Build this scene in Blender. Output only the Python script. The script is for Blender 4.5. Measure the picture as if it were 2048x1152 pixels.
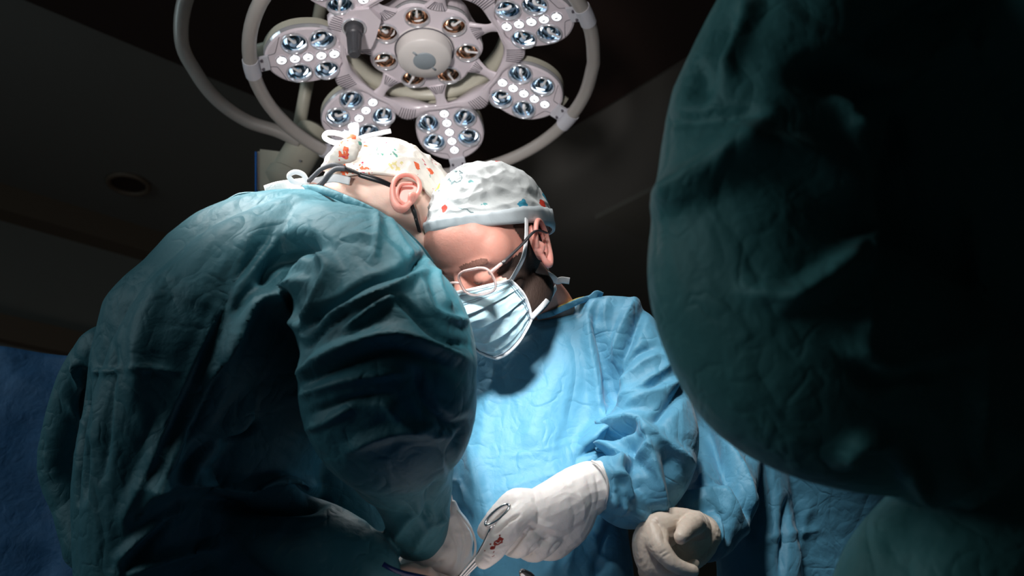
import bpy, bmesh, math, random
import numpy as np
from mathutils import Vector, Matrix, noise
for o in list(bpy.data.objects): bpy.data.objects.remove(o)
scene = bpy.context.scene
col = scene.collection
# ---------------------------------------------------------------- camera, world, lights, exposure
F_PX = 1880.0; PITCH = math.radians(24)
CAM = Vector((0, 0, 0.9))
RT = Vector((1, 0, 0)); UP = Vector((0, -math.sin(PITCH), math.cos(PITCH))); FW = Vector((0, math.cos(PITCH), math.sin(PITCH)))
def P(px, py, d):                      # world point at picture position (2048 x 1152 frame) and distance d along the view axis
    return CAM + d * ((px - 1024) / F_PX * RT + (576 - py) / F_PX * UP + FW)
cd = bpy.data.cameras.new('camera'); cam = bpy.data.objects.new('camera', cd); col.objects.link(cam)
cam.location = CAM; cam.rotation_euler = (math.pi / 2 + PITCH, 0, 0)
cd.sensor_width = 36; cd.lens = F_PX / 2048 * 36; cd.clip_start = 0.05
cd.dof.use_dof = True; cd.dof.focus_distance = 1.42; cd.dof.aperture_fstop = 4.5
scene.camera = cam
w = bpy.data.worlds.new('world'); scene.world = w; w.use_nodes = True
w.node_tree.nodes['Background'].inputs[0].default_value = (0.75, 0.9, 1, 1)
w.node_tree.nodes['Background'].inputs[1].default_value = 0.045
scene.view_settings.view_transform = 'Standard'; scene.view_settings.look = 'None'
scene.view_settings.exposure = 0.0; scene.view_settings.gamma = 1.0
scene.view_settings.use_curve_mapping = False
def look(o, loc, target):
    o.location = loc; o.rotation_euler = (Vector(target) - Vector(loc)).to_track_quat('-Z', 'Y').to_euler()
def spot(name, loc, target, W, size, blend, radius, color):
    l = bpy.data.lights.new(name, 'SPOT'); l.energy = W; l.spot_size = math.radians(size); l.spot_blend = blend
    l.shadow_soft_size = radius; l.color = color
    o = bpy.data.objects.new(name, l); col.objects.link(o); look(o, loc, target); return o
def area(name, loc, target, W, sx, sy, color):
    l = bpy.data.lights.new(name, 'AREA'); l.energy = W; l.shape = 'RECTANGLE'; l.size = sx; l.size_y = sy; l.color = color
    o = bpy.data.objects.new(name, l); col.objects.link(o); look(o, loc, target); return o
# the lamp frame (fitted): centre, downward normal, in-plane axes
LC = P(849, 121.8, 1.957)
LN = Vector((0.04865, -0.12288, -0.99123)).normalized()
LU = LN.cross(Vector((0, 1, 0))).normalized(); LV = LN.cross(LU)
ROT = -1.415
FIELD = Vector((-0.08, 1.32, 1.06))
def pod_dir(k):
    t = ROT + k * 2 * math.pi / 7
    return math.cos(t) * LU + math.sin(t) * LV
for k in range(7):                     # one beam from each pod of the visible lamp
    spot('pod_beam', LC + 0.24 * pod_dir(k) + 0.05 * LN, FIELD, 4.8, 50, 1.0, 0.05, (1, 0.98, 0.96))
# the second lamp of the theatre, above the frame on the photographer's side
spot('second_lamp_beam', (-0.22, 0.62, 2.30), (-0.02, 1.36, 1.22), 38, 50, 1.0, 0.10, (1, 0.98, 0.96))
spot('left_fill', (-0.72, 1.00, 2.15), (-0.16, 1.22, 1.45), 100, 32, 1.0, 0.08, (1, 0.98, 0.96))  # unseen fill added from the left for the bent back and neck
spot('front_fill', (-0.05, 0.40, 1.68), (0.01, 1.38, 1.28), 105, 22, 1.0, 0.06, (1, 0.98, 0.97))  # unseen front fill added to brighten the masked surgeon's chest
spot('side_fill', (0.05, 0.50, 2.20), (0.36, 1.50, 1.16), 55, 24, 1.0, 0.10, (1, 0.98, 0.96))  # unseen fill added for the blue gown behind the dark figure
# unseen fill added low behind the camera to brighten the surgical light's face
spot('lamp_face_fill', (-0.40, -0.80, 0.70), LC, 260, 19, 1.0, 0.12, (1, 0.96, 0.94))
# light thrown back up by the brightly lit operating field
area('field_bounce', FIELD + Vector((0.04, -0.1, -0.05)), FIELD + Vector((0.0, 0.1, 1.0)), 0.09, 0.22, 0.22, (1, 0.86, 0.78))
# added wall and ceiling fill behind the people, then dim room light from left
area('backdrop_fill', (0.2, 2.9, 0.35), (0.0, 3.6, 2.2), 3.2, 2.5, 0.8, (1, 0.93, 0.86))
area('room_glow', (-2.9, 0.35, 2.2), (-0.1, 1.0, 1.2), 16.0, 1.4, 1.4, (0.75, 0.95, 1))

# ---------------------------------------------------------------- helpers
RNG = random.Random(7)
WM = {}
def link(o, parent=None, label=None, cat=None, group=None, kind=None):
    col.objects.link(o)
    if parent is not None:
        o.parent = parent; o.matrix_parent_inverse = WM[parent.name].inverted()
    if label: o['label'] = label
    if cat: o['category'] = cat
    if group: o['group'] = group
    if kind: o['kind'] = kind
    WM[o.name] = o.matrix_basis.copy()
    return o
def empty(name, loc, **k):
    o = bpy.data.objects.new(name, None); o.location = loc; o.empty_display_size = 0.05
    o.matrix_basis = Matrix.Translation(loc)
    return link(o, **k)
def mobj(name, me, mats, parent=None, mat_basis=None, smooth=True, **k):
    if isinstance(me, bmesh.types.BMesh):
        m = bpy.data.meshes.new(name); me.normal_update(); me.to_mesh(m); me.free(); me = m
    if not isinstance(mats, (list, tuple)): mats = [mats]
    if not me.materials:
        for m in mats: me.materials.append(m)
    if smooth and len(me.polygons):
        me.polygons.foreach_set('use_smooth', [True] * len(me.polygons))
    o = bpy.data.objects.new(name, me)
    if mat_basis is not None: o.matrix_basis = mat_basis
    return link(o, parent, **k)
def sharp(o, ang=40):
    try: o.data.set_sharp_from_angle(angle=math.radians(ang))
    except Exception: pass
    return o
def perp(t, hint):
    a = hint - hint.dot(t) * t
    if a.length < 1e-5: a = Vector((0.3, 0.5, 0.8)) - Vector((0.3, 0.5, 0.8)).dot(t) * t
    return a.normalized()
def bm_rings(bm, rings, cap=True, closed=False, mi=0):
    R = [[bm.verts.new(p) for p in r] for r in rings]; n = len(R[0]); m = len(R)
    for i in range(m if closed else m - 1):
        A = R[i]; B = R[(i + 1) % m]
        for j in range(n):
            f = bm.faces.new((A[j], A[(j + 1) % n], B[(j + 1) % n], B[j])); f.material_index = mi
    if cap and not closed:
        f = bm.faces.new(list(reversed(R[0]))); f.material_index = mi
        f = bm.faces.new(R[-1]); f.material_index = mi
    return R
def catmull(pts, sub):
    pts = [np.array(p, float) for p in pts]; out = []
    for i in range(len(pts) - 1):
        p0 = pts[max(i - 1, 0)]; p1 = pts[i]; p2 = pts[i + 1]; p3 = pts[min(i + 2, len(pts) - 1)]
        for s in range(sub):
            t = s / sub
            out.append(0.5 * ((2 * p1) + (-p0 + p2) * t + (2 * p0 - 5 * p1 + 4 * p2 - p3) * t * t + (-p0 + 3 * p1 - 3 * p2 + p3) * t ** 3))
    out.append(pts[-1]); return [[float(v) for v in o] for o in out]
def tube(bm, pts, r, n=10, sub=6, mi=0, closed=False, flat=None, hint=None, roundcap=False):
    """smooth tube along points (Vector); r number or list; flat=(a,b) ribbon section"""
    rr = r if isinstance(r, (list, tuple)) else [r] * len(pts)
    data = [list(p) + [q] for p, q in zip(pts, rr)]
    if closed: data = data + [data[0]]
    c = catmull(data, sub) if sub > 1 else [[float(v) for v in d] for d in data]
    if closed: c = c[:-1]
    C = [Vector(x[:3]) for x in c]; rad = [max(x[3], 1e-5) for x in c]
    rings = []; prev = hint or Vector((0, 0, 1))
    if roundcap:
        t0 = (C[0] - C[1]).normalized(); t1 = (C[-1] - C[-2]).normalized()
        C0 = [C[0] + t0 * rad[0] * math.sin(a) for a in (1.3, 0.8)]; r0 = [rad[0] * math.cos(a) for a in (1.3, 0.8)]
        C1 = [C[-1] + t1 * rad[-1] * math.sin(a) for a in (0.8, 1.3)]; r1 = [rad[-1] * math.cos(a) for a in (0.8, 1.3)]
        C = C0 + C + C1; rad = r0 + rad + r1
    m = len(C)
    for i in range(m):
        if closed: t = (C[(i + 1) % m] - C[i - 1]).normalized()
        else: t = (C[min(i + 1, m - 1)] - C[max(i - 1, 0)]).normalized()
        a = perp(t, hint if hint else prev); b = t.cross(a); prev = a
        fa, fb = flat if flat else (1, 1)
        rings.append([C[i] + rad[i] * (fa * math.cos(q) * a + fb * math.sin(q) * b) for q in [2 * math.pi * j / n for j in range(n)]])
    bm_rings(bm, rings, cap=not closed, closed=closed, mi=mi)
def bm_box(bm, c, ex, ey, ez, mi=0):
    vs = [bm.verts.new(Vector(c) + sx * ex + sy * ey + sz * ez) for sx in (-1, 1) for sy in (-1, 1) for sz in (-1, 1)]
    for q in ((0, 1, 3, 2), (4, 6, 7, 5), (0, 4, 5, 1), (2, 3, 7, 6), (0, 2, 6, 4), (1, 5, 7, 3)):
        f = bm.faces.new([vs[i] for i in q]); f.material_index = mi
    return vs
def cyl(bm, a, b, r0, r1=None, n=20, mi=0):
    tube(bm, [a, b], [r0, r0 if r1 is None else r1], n=n, sub=1, mi=mi)
X3, Y3, Z3 = Vector((1, 0, 0)), Vector((0, 1, 0)), Vector((0, 0, 1))
# ---- soft solids: overlapping closed pieces fused by a voxel remesh
def s_chain(bm, pts, n=20, sub=5):
    """pts: (px, py, d, r_px[, thickness factor]) round limb through picture points"""
    d5 = [tuple(p) + ((1.0,) if len(p) == 4 else ()) for p in pts]
    c = catmull(d5, sub)
    C = [P(x[0], x[1], x[2]) for x in c]; R = [max(x[3], 1) * x[2] / F_PX for x in c]; T = [x[4] for x in c]
    t0 = (C[0] - C[1]).normalized(); t1 = (C[-1] - C[-2]).normalized()
    A = (1.35, 1.0, 0.6)
    C = [C[0] + t0 * R[0] * math.sin(a) for a in A] + C + [C[-1] + t1 * R[-1] * math.sin(a) for a in reversed(A)]
    R = [R[0] * math.cos(a) for a in A] + R + [R[-1] * math.cos(a) for a in reversed(A)]
    T = [T[0]] * 3 + T + [T[-1]] * 3
    rings = []; m = len(C)
    for i in range(m):
        t = (C[min(i + 1, m - 1)] - C[max(i - 1, 0)]).normalized()
        v = perp(t, FW); b = t.cross(v)
        rings.append([C[i] + R[i] * (T[i] * math.cos(q) * v + math.sin(q) * b) for q in [2 * math.pi * j / n for j in range(n)]])
    bm_rings(bm, rings)
def s_loft(bm, rows, tail=None, n=48, sub=5, pw=2.4):
    """rows: (py, x_left, x_right, d, half thickness m); tail: list of (z, half width, half thickness) below the last row"""
    c = catmull(rows, sub); rings = []
    for y, xl, xr, d, th in c:
        ce = P((xl + xr) / 2, y, d); hw = (xr - xl) / 2 * d / F_PX
        ring = []
        for j in range(n):
            q = 2 * math.pi * j / n; cs, sn = math.cos(q), math.sin(q)
            ring.append(ce + hw * math.copysign(abs(cs) ** (2 / pw), cs) * RT + th * math.copysign(abs(sn) ** (2 / pw), sn) * FW)
        rings.append(ring)
    if tail:
        y, xl, xr, d, th = rows[-1]; ce = P((xl + xr) / 2, y, d)
        for z, hw, t2 in tail:
            rings.append([Vector((ce.x, ce.y, z)) + hw * math.cos(2 * math.pi * j / n) * X3 + t2 * math.sin(2 * math.pi * j / n) * Y3 for j in range(n)])
    bm_rings(bm, rings)
def s_ball(bm, c, ax, ay, az, n=20):
    rings = []
    for i in range(1, n):
        a = math.pi * i / n
        rings.append([c - ay * math.cos(a) + math.sin(a) * (math.cos(q) * ax + math.sin(q) * az) for q in [2 * math.pi * j / n for j in range(n)]])
    bm_rings(bm, rings)
def fuse(bm, voxel, smooth=10):
    m = bpy.data.meshes.new('tmp'); bmesh.ops.recalc_face_normals(bm, faces=bm.faces); bm.to_mesh(m); bm.free()
    o = bpy.data.objects.new('tmp', m); col.objects.link(o)
    r = o.modifiers.new('r', 'REMESH'); r.mode = 'VOXEL'; r.voxel_size = voxel; r.adaptivity = 0
    if smooth:
        s = o.modifiers.new('s', 'SMOOTH'); s.factor = 0.5; s.iterations = smooth
    dg = bpy.context.evaluated_depsgraph_get()
    me = bpy.data.meshes.new_from_object(o.evaluated_get(dg))
    bpy.data.objects.remove(o); bpy.data.meshes.remove(m)
    return me
def verts(me):
    a = np.empty(len(me.vertices) * 3); me.vertices.foreach_get('co', a); return a.reshape(-1, 3)
def norms(me):
    a = np.empty(len(me.vertices) * 3); me.vertices.foreach_get('normal', a); return a.reshape(-1, 3)
def setv(me, a): me.vertices.foreach_set('co', np.ascontiguousarray(a).ravel()); me.update()
nCAM = np.array(CAM); nR = np.array(RT); nU = np.array(UP); nF = np.array(FW)
def project(co):
    r = co - nCAM; z = r @ nF
    return 1024 + F_PX * (r @ nR) / z, 576 - F_PX * (r @ nU) / z, z
def stroke_field(x, y, pts, wl, wr, soft):
    """returns profile 0..1 for a fold running along pts; wl / wr widths on its two sides"""
    pts = [np.array(p[:2], float) for p in catmull([list(p) for p in pts], 4)] if len(pts) > 2 else [np.array(p, float) for p in pts]
    L = [0.0]
    for i in range(len(pts) - 1): L.append(L[-1] + np.linalg.norm(pts[i + 1] - pts[i]))
    best = np.full(x.shape, 1e9); sd = np.zeros(x.shape); tt = np.zeros(x.shape)
    for i in range(len(pts) - 1):
        a, b = pts[i], pts[i + 1]; ab = b - a; l2 = ab @ ab + 1e-9
        t = np.clip(((x - a[0]) * ab[0] + (y - a[1]) * ab[1]) / l2, 0, 1)
        dx = x - a[0] - t * ab[0]; dy = y - a[1] - t * ab[1]; d = np.hypot(dx, dy)
        m = d < best; best = np.where(m, d, best)
        cr = ab[0] * dy - ab[1] * dx
        sd = np.where(m, np.sign(cr), sd); tt = np.where(m, (L[i] + t * (L[i + 1] - L[i])) / L[-1], tt)
    wd = np.where(sd > 0, wr, wl); q = best / wd
    prof = np.exp(-q * q) if soft else np.clip(1 - q / 2.0, 0, 1) ** 1.6
    taper = np.clip(np.minimum(tt, 1 - tt) * 5 + 0.25, 0, 1) ** 0.7
    return prof * taper
FG = 1.7
def sculpt(me, strokes, crumple=None, seed=0, front=True):
    """real folds pushed into the cloth: strokes (pts, height mm, width left, width right[, soft])"""
    co = verts(me); nn = norms(me); x, y, z = project(co)
    v = nCAM - co; v /= np.linalg.norm(v, axis=1)[:, None]
    face = np.clip((nn * v).sum(1) * 2.5 + 0.25, 0, 1) if front else np.ones(len(co))
    h = np.zeros(len(co))
    for s in strokes:
        pts, mm, wl, wr = s[:4]; soft = s[4] if len(s) > 4 else 0
        xs = [p[0] for p in pts]; ys = [p[1] for p in pts]; W = 2.6 * max(wl, wr)
        m = (x > min(xs) - W) & (x < max(xs) + W) & (y > min(ys) - W) & (y < max(ys) + W) & (face > 0)
        if m.any(): h[m] += FG * mm * 0.001 * stroke_field(x[m], y[m], pts, wl, wr, soft) * face[m]
    if crumple:
        for amp, sc, stretch in crumple:
            off = Vector((seed * 3.1, seed * 1.7, seed))
            S = np.array(stretch) * sc
            q = co * S
            out = np.empty(len(co))
            nz = noise.noise
            for i in range(len(co)):
                p = Vector(q[i]) + off
                wv = nz(p * 0.5) * 1.6
                out[i] = abs(nz(Vector((p.x + wv, p.y - wv, p.z + wv))))
            h += amp * 0.001 * (0.35 - out) * 2
    setv(me, co + nn * h[:, None])
    return me
def relax(me, it=1):
    o = bpy.data.objects.new('tmp', me); col.objects.link(o)
    s = o.modifiers.new('s', 'SMOOTH'); s.factor = 0.5; s.iterations = it
    m2 = bpy.data.meshes.new_from_object(o.evaluated_get(bpy.context.evaluated_depsgraph_get()))
    bpy.data.objects.remove(o); return m2

# ---------------------------------------------------------------- materials
def pmat(name, color, rough=0.5, metal=0.0, spec=0.5, sheen=0.0, emit=None, es=0.0, bump=None, trans=0.0, alpha=1.0, sss=0.0, vary=None, coat=0.0):
    m = bpy.data.materials.new(name); m.use_nodes = True; nt = m.node_tree; b = nt.nodes['Principled BSDF']
    b.inputs['Base Color'].default_value = (*color, 1); b.inputs['Roughness'].default_value = rough
    b.inputs['Metallic'].default_value = metal; b.inputs['Specular IOR Level'].default_value = spec
    b.inputs['Sheen Weight'].default_value = sheen; b.inputs['Transmission Weight'].default_value = trans
    b.inputs['Alpha'].default_value = alpha; b.inputs['Coat Weight'].default_value = coat
    if sss: b.inputs['Subsurface Weight'].default_value = sss; b.inputs['Subsurface Radius'].default_value = (0.02, 0.006, 0.004); b.inputs['Subsurface Scale'].default_value = 0.5
    if emit: b.inputs['Emission Color'].default_value = (*emit, 1); b.inputs['Emission Strength'].default_value = es
    tc = nt.nodes.new('ShaderNodeTexCoord')
    if vary:
        sc, amt = vary
        n = nt.nodes.new('ShaderNodeTexNoise'); n.inputs['Scale'].default_value = sc; n.inputs['Detail'].default_value = 6
        nt.links.new(tc.outputs['Object'], n.inputs['Vector'])
        mx = nt.nodes.new('ShaderNodeMix'); mx.data_type = 'RGBA'
        mx.inputs[6].default_value = (*[c * (1 - amt) for c in color], 1); mx.inputs[7].default_value = (*[min(1, c * (1 + amt)) for c in color], 1)
        nt.links.new(n.outputs['Fac'], mx.inputs[0]); nt.links.new(mx.outputs[2], b.inputs['Base Color'])
    if bump:
        last = None
        for bt in bump:
            sc, dist, stretch = bt[:3]
            mp = nt.nodes.new('ShaderNodeMapping'); mp.inputs['Scale'].default_value = stretch
            n = nt.nodes.new('ShaderNodeTexNoise'); n.inputs['Scale'].default_value = sc; n.inputs['Detail'].default_value = 5; n.inputs['Distortion'].default_value = 0.6
            bp = nt.nodes.new('ShaderNodeBump'); bp.inputs['Distance'].default_value = dist; bp.inputs['Strength'].default_value = 1
            nt.links.new(tc.outputs['Object'], mp.inputs[0]); nt.links.new(mp.outputs[0], n.inputs['Vector']); 
            if len(bt) > 3:
                s1 = nt.nodes.new('ShaderNodeMath'); s1.operation = 'SUBTRACT'; s1.inputs[1].default_value = 0.5; nt.links.new(n.outputs['Fac'], s1.inputs[0])
                s2 = nt.nodes.new('ShaderNodeMath'); s2.operation = 'ABSOLUTE'; nt.links.new(s1.outputs[0], s2.inputs[0])
                s3 = nt.nodes.new('ShaderNodeMath'); s3.operation = 'SMOOTH_MIN'; s3.inputs[1].default_value = 0.10; s3.inputs[2].default_value = 0.05; nt.links.new(s2.outputs[0], s3.inputs[0])
                n.inputs['Detail'].default_value = 1.5; nt.links.new(s3.outputs[0], bp.inputs['Height'])
            else: nt.links.new(n.outputs['Fac'], bp.inputs['Height'])
            if last: nt.links.new(last.outputs[0], bp.inputs['Normal'])
            last = bp
        nt.links.new(last.outputs[0], b.inputs['Normal'])
    return m
CL = [(14, 0.004, (1, 1, 0.7)), (11, 0.016, (1, 1, 0.6), 1), (26, 0.007, (1, 0.8, 1), 1), (60, 0.0012, (1, 1, 1)), (900, 0.0001, (1, 1, 1))]
M_teal = pmat('teal_gown_cloth', (0.030, 0.150, 0.190), 0.6, sheen=0.04, bump=CL, vary=(5, 0.12))
M_blue = pmat('blue_gown_cloth', (0.095, 0.33, 0.50), 0.58, sheen=0.15, bump=CL, vary=(5, 0.10))
M_dteal = pmat('dark_teal_gown_cloth', (0.075, 0.26, 0.265), 0.6, sheen=0.1, bump=CL, vary=(5, 0.12))
M_drape = pmat('blue_drape_cloth', (0.03, 0.13, 0.30), 0.7, bump=[(9, 0.01, (1, 1, 1)), (50, 0.002, (1, 1, 1))], vary=(30, 0.25))
M_skin1 = pmat('pale_skin', (0.88, 0.62, 0.52), 0.5, sss=0.25, bump=[(250, 0.0003, (1, 1, 1))], vary=(25, 0.07))
M_skin2 = pmat('ruddy_skin', (0.58, 0.27, 0.21), 0.48, sss=0.2, bump=[(220, 0.0004, (1, 1, 1))], vary=(30, 0.14))
M_glove = pmat('latex_glove', (0.87, 0.83, 0.80), 0.42, sss=0.1, bump=[(35, 0.002, (1, 1, 1)), (160, 0.0004, (1, 1, 1))])
M_glove2 = pmat('cream_latex_glove', (0.78, 0.66, 0.55), 0.42, sss=0.1, bump=[(35, 0.002, (1, 1, 1)), (160, 0.0004, (1, 1, 1))])
M_maskb = pmat('mask_blue_paper', (0.55, 0.80, 0.88), 0.75, sss=0.1, bump=[(400, 0.00015, (1, 1, 1)), (40, 0.001, (1, 1, 1))])
M_white = pmat('white_tape', (0.86, 0.88, 0.9), 0.7, bump=[(200, 0.0003, (1, 1, 1))])
M_stitch = pmat('grey_weld_dots', (0.25, 0.32, 0.38), 0.7)
M_black = pmat('black_plastic', (0.012, 0.012, 0.014), 0.35)
M_cord = pmat('dark_grey_cord', (0.07, 0.075, 0.085), 0.7, bump=[(600, 0.0004, (1, 1, 1))])
M_brow = pmat('brown_eyebrow', (0.16, 0.07, 0.05), 0.8, bump=[(500, 0.001, (1, 1, 0.2))])
M_ear = pmat('pink_ear_skin', (0.80, 0.36, 0.30), 0.45, sss=0.4)
M_hair = pmat('dark_brown_hair', (0.035, 0.018, 0.012), 0.8, bump=[(500, 0.001, (1, 1, 0.2))])
M_steel = pmat('polished_steel', (0.75, 0.74, 0.75), 0.18, metal=1)
M_frame = pmat('clear_pink_acetate', (0.9, 0.72, 0.68), 0.12, trans=0.7, coat=0.5)
M_lens = pmat('spectacle_glass', (1, 1, 1), 0.02, trans=1.0)
M_lens.node_tree.nodes['Principled BSDF'].inputs['IOR'].default_value = 1.02
M_blood = pmat('dried_blood', (0.30, 0.03, 0.02), 0.45)
M_pod = pmat('lamp_mauve_enamel_glow', (0.62, 0.55, 0.59), 0.28, coat=0.6, emit=(0.62, 0.54, 0.58), es=0.07)  # faint self-glow added to brighten the lamp's enamel faces
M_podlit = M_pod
M_back = pmat('lamp_beige_housing', (0.48, 0.46, 0.38), 0.4)
M_tube = pmat('lamp_grey_tube', (0.42, 0.385, 0.36), 0.35, coat=0.2)
M_chrome = pmat('reflector_chrome', (0.52, 0.64, 0.75), 0.10, metal=1)
M_copper = pmat('reflector_warm', (0.62, 0.43, 0.33), 0.14, metal=1)
M_rim = pmat('lamp_clear_rim', (0.75, 0.74, 0.78), 0.12, metal=0.6)
M_line = pmat('lamp_dark_seam', (0.10, 0.09, 0.11), 0.5)
M_led = pmat('led_lens', (1, 1, 1), 0.2, emit=(0.93, 0.96, 1), es=1.3)
M_glint = pmat('reflector_glint', (1, 1, 1), 0.2, emit=(0.9, 0.95, 1), es=3.0)  # glowing sliver drawn as a highlight inside the chrome reflectors
M_stalk = pmat('bulb_stalk_white', (0.72, 0.70, 0.70), 0.25)
M_hubw = pmat('lamp_hub_white', (0.66, 0.62, 0.60), 0.4)
M_hubc = pmat('lamp_hub_grey', (0.27, 0.31, 0.34), 0.4)
M_dkgrey = pmat('handle_dark_grey', (0.05, 0.05, 0.056), 0.4)
M_bracket = pmat('bracket_white', (0.62, 0.61, 0.66), 0.35)
M_bluetrim = pmat('bright_blue_trim', (0.01, 0.18, 0.65), 0.4)
M_wall = pmat('wall_paint', (0.16, 0.155, 0.14), 0.8, vary=(1.5, 0.1))
M_ceil = pmat('ceiling_paint', (0.13, 0.125, 0.115), 0.85, vary=(1.2, 0.08))
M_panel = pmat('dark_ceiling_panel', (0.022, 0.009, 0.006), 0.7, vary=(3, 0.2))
M_trim = pmat('brown_trim', (0.12, 0.085, 0.06), 0.6)
M_floor = pmat('floor_vinyl', (0.10, 0.12, 0.13), 0.4, vary=(8, 0.1))
M_plast = pmat('clear_grey_plastic', (0.45, 0.47, 0.42), 0.15, trans=0.7)
M_navy = pmat('navy_cable', (0.01, 0.02, 0.10), 0.25)
M_orange = pmat('orange_cable', (0.45, 0.08, 0.01), 0.5)
M_pskin = pmat('patient_skin', (0.80, 0.55, 0.45), 0.5, sss=0.1)
M_gauze = pmat('white_gauze', (0.85, 0.85, 0.83), 0.9, bump=[(300, 0.001, (1, 1, 1))])
M_yellow = pmat('yellow_undershirt', (0.65, 0.5, 0.12), 0.8)
M_shoe = pmat('clog_rubber', (0.05, 0.06, 0.07), 0.5)
M_trs = pmat('scrub_trousers', (0.03, 0.12, 0.16), 0.7)
def print_mat(name, base, cols, sc, ringw):
    """printed cotton: scattered motifs (filled blots and thin rings) in a few colours"""
    m = pmat(name, base, 0.75, bump=[(18, 0.004, (1, 1, 1)), (70, 0.0012, (1, 1, 1)), (700, 0.0001, (1, 1, 1))]); nt = m.node_tree; b = nt.nodes['Principled BSDF']
    tc = nt.nodes.new('ShaderNodeTexCoord'); prev = None
    nz = nt.nodes.new('ShaderNodeTexNoise'); nz.inputs['Scale'].default_value = sc * 2.4; nz.inputs['Detail'].default_value = 3
    nt.links.new(tc.outputs['Object'], nz.inputs['Vector'])
    for i, (c, s, lo, hi, keep) in enumerate(cols):
        mp = nt.nodes.new('ShaderNodeMapping'); mp.inputs['Location'].default_value = (i * 1.37, i * 0.71, i * 2.2)
        ad = nt.nodes.new('ShaderNodeMix'); ad.data_type = 'VECTOR'; ad.inputs[0].default_value = 0.035 if ringw else 0.05
        nt.links.new(tc.outputs['Object'], mp.inputs[0]); nt.links.new(mp.outputs[0], ad.inputs[4]); nt.links.new(nz.outputs['Color'], ad.inputs[5])
        vo = nt.nodes.new('ShaderNodeTexVoronoi'); vo.inputs['Scale'].default_value = s
        nt.links.new(ad.outputs[1], vo.inputs['Vector'])
        a = nt.nodes.new('ShaderNodeMath'); a.operation = 'GREATER_THAN'; a.inputs[1].default_value = lo
        d = nt.nodes.new('ShaderNodeMath'); d.operation = 'LESS_THAN'; d.inputs[1].default_value = hi
        nt.links.new(vo.outputs['Distance'], a.inputs[0]); nt.links.new(vo.outputs['Distance'], d.inputs[0])
        sp = nt.nodes.new('ShaderNodeSeparateColor'); nt.links.new(vo.outputs['Color'], sp.inputs[0])
        k = nt.nodes.new('ShaderNodeMath'); k.operation = 'LESS_THAN'; k.inputs[1].default_value = keep; nt.links.new(sp.outputs[0], k.inputs[0])
        m1 = nt.nodes.new('ShaderNodeMath'); m1.operation = 'MULTIPLY'; m2 = nt.nodes.new('ShaderNodeMath'); m2.operation = 'MULTIPLY'
        nt.links.new(a.outputs[0], m1.inputs[0]); nt.links.new(d.outputs[0], m1.inputs[1]); nt.links.new(m1.outputs[0], m2.inputs[0]); nt.links.new(k.outputs[0], m2.inputs[1])
        mx = nt.nodes.new('ShaderNodeMix'); mx.data_type = 'RGBA'; mx.inputs[7].default_value = (*c, 1)
        if prev: nt.links.new(prev.outputs[2], mx.inputs[6])
        else: mx.inputs[6].default_value = (*base, 1)
        nt.links.new(m2.outputs[0], mx.inputs[0]); prev = mx
    nt.links.new(prev.outputs[2], b.inputs['Base Color'])
    return m
M_cap1 = print_mat('cap_print_orange', (0.70, 0.66, 0.60), [((0.70, 0.12, 0.04), 34, 0, 0.32, 0.46), ((0.55, 0.03, 0.08), 75, 0, 0.22, 0.30), ((0.62, 0.55, 0.25), 30, 0, 0.25, 0.30), ((0.10, 0.30, 0.24), 48, 0, 0.24, 0.16)], 30, False)
M_cap2 = print_mat('cap_print_circles', (0.62, 0.65, 0.65), [((0.16, 0.24, 0.25), 15, 0.37, 0.40, 0.9), ((0.03, 0.28, 0.42), 26, 0, 0.32, 0.42), ((0.55, 0.03, 0.01), 30, 0, 0.28, 0.30), ((0.50, 0.50, 0.06), 24, 0, 0.28, 0.26), ((0.15, 0.40, 0.40), 60, 0, 0.2, 0.16)], 16, True)
M_cap2b = pmat('cap_hem_pale_grey', (0.54, 0.60, 0.63), 0.75, bump=[(40, 0.001, (1, 1, 1))])

# ---------------------------------------------------------------- room
E1 = Vector((0.76, 0.65, 0)).normalized(); E2 = Vector((0.65, -0.76, 0)).normalized()
CZ = 3.0
def RM(a, b, z): return a * E1 + b * E2 + Vector((0, 0, z))
A0, A1, B0, B1 = -4.6, 6.5, -4.30, 3.0
def slab(name, c, ex, ey, ez, mat, kind='structure', parent=None, **k):
    bm = bmesh.new(); bm_box(bm, c, ex, ey, ez)
    o = mobj(name, bm, mat, parent=parent, smooth=False, **k)
    if kind and parent is None: o['kind'] = kind
    return o
am, bmid = (A0 + A1) / 2, (B0 + B1) / 2; ha, hb = (A1 - A0) / 2, (B1 - B0) / 2
slab('floor', RM(am, bmid, -0.05), ha * E1, hb * E2, 0.05 * Z3, M_floor)
slab('ceiling', RM(am, bmid, CZ + 0.05), ha * E1, hb * E2, 0.05 * Z3, M_ceil)
slab('wall_back', RM(am, B0 - 0.05, CZ / 2), ha * E1, 0.05 * E2, CZ / 2 * Z3, M_wall)
slab('wall_front', RM(am, B1 + 0.05, CZ / 2), ha * E1, 0.05 * E2, CZ / 2 * Z3, M_wall)
slab('wall_left', RM(A0 - 0.05, bmid, CZ / 2), 0.05 * E1, hb * E2, CZ / 2 * Z3, M_wall)
slab('wall_right', RM(A1 + 0.05, bmid, CZ / 2), 0.05 * E1, hb * E2, CZ / 2 * Z3, M_wall)
slab('trim_1', RM(am, B0 + 0.06, CZ - 0.06), ha * E1, 0.06 * E2, 0.06 * Z3, M_trim)          # cornice
slab('trim_2', RM(am, B0 + 0.03, 2.38), ha * E1, 0.03 * E2, 0.055 * Z3, M_trim)               # rail
slab('baseboard_back', RM(am, B0 + 0.01, 0.06), ha * E1, 0.01 * E2, 0.06 * Z3, M_trim)
def ceil_pt(px, py, z=CZ):
    r = P(px, py, 1) - CAM; t = (z - CAM.z) / r.z; return CAM + t * r
c0 = ceil_pt(948, 360); a0, b0 = c0.dot(E1), c0.dot(E2)
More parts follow.
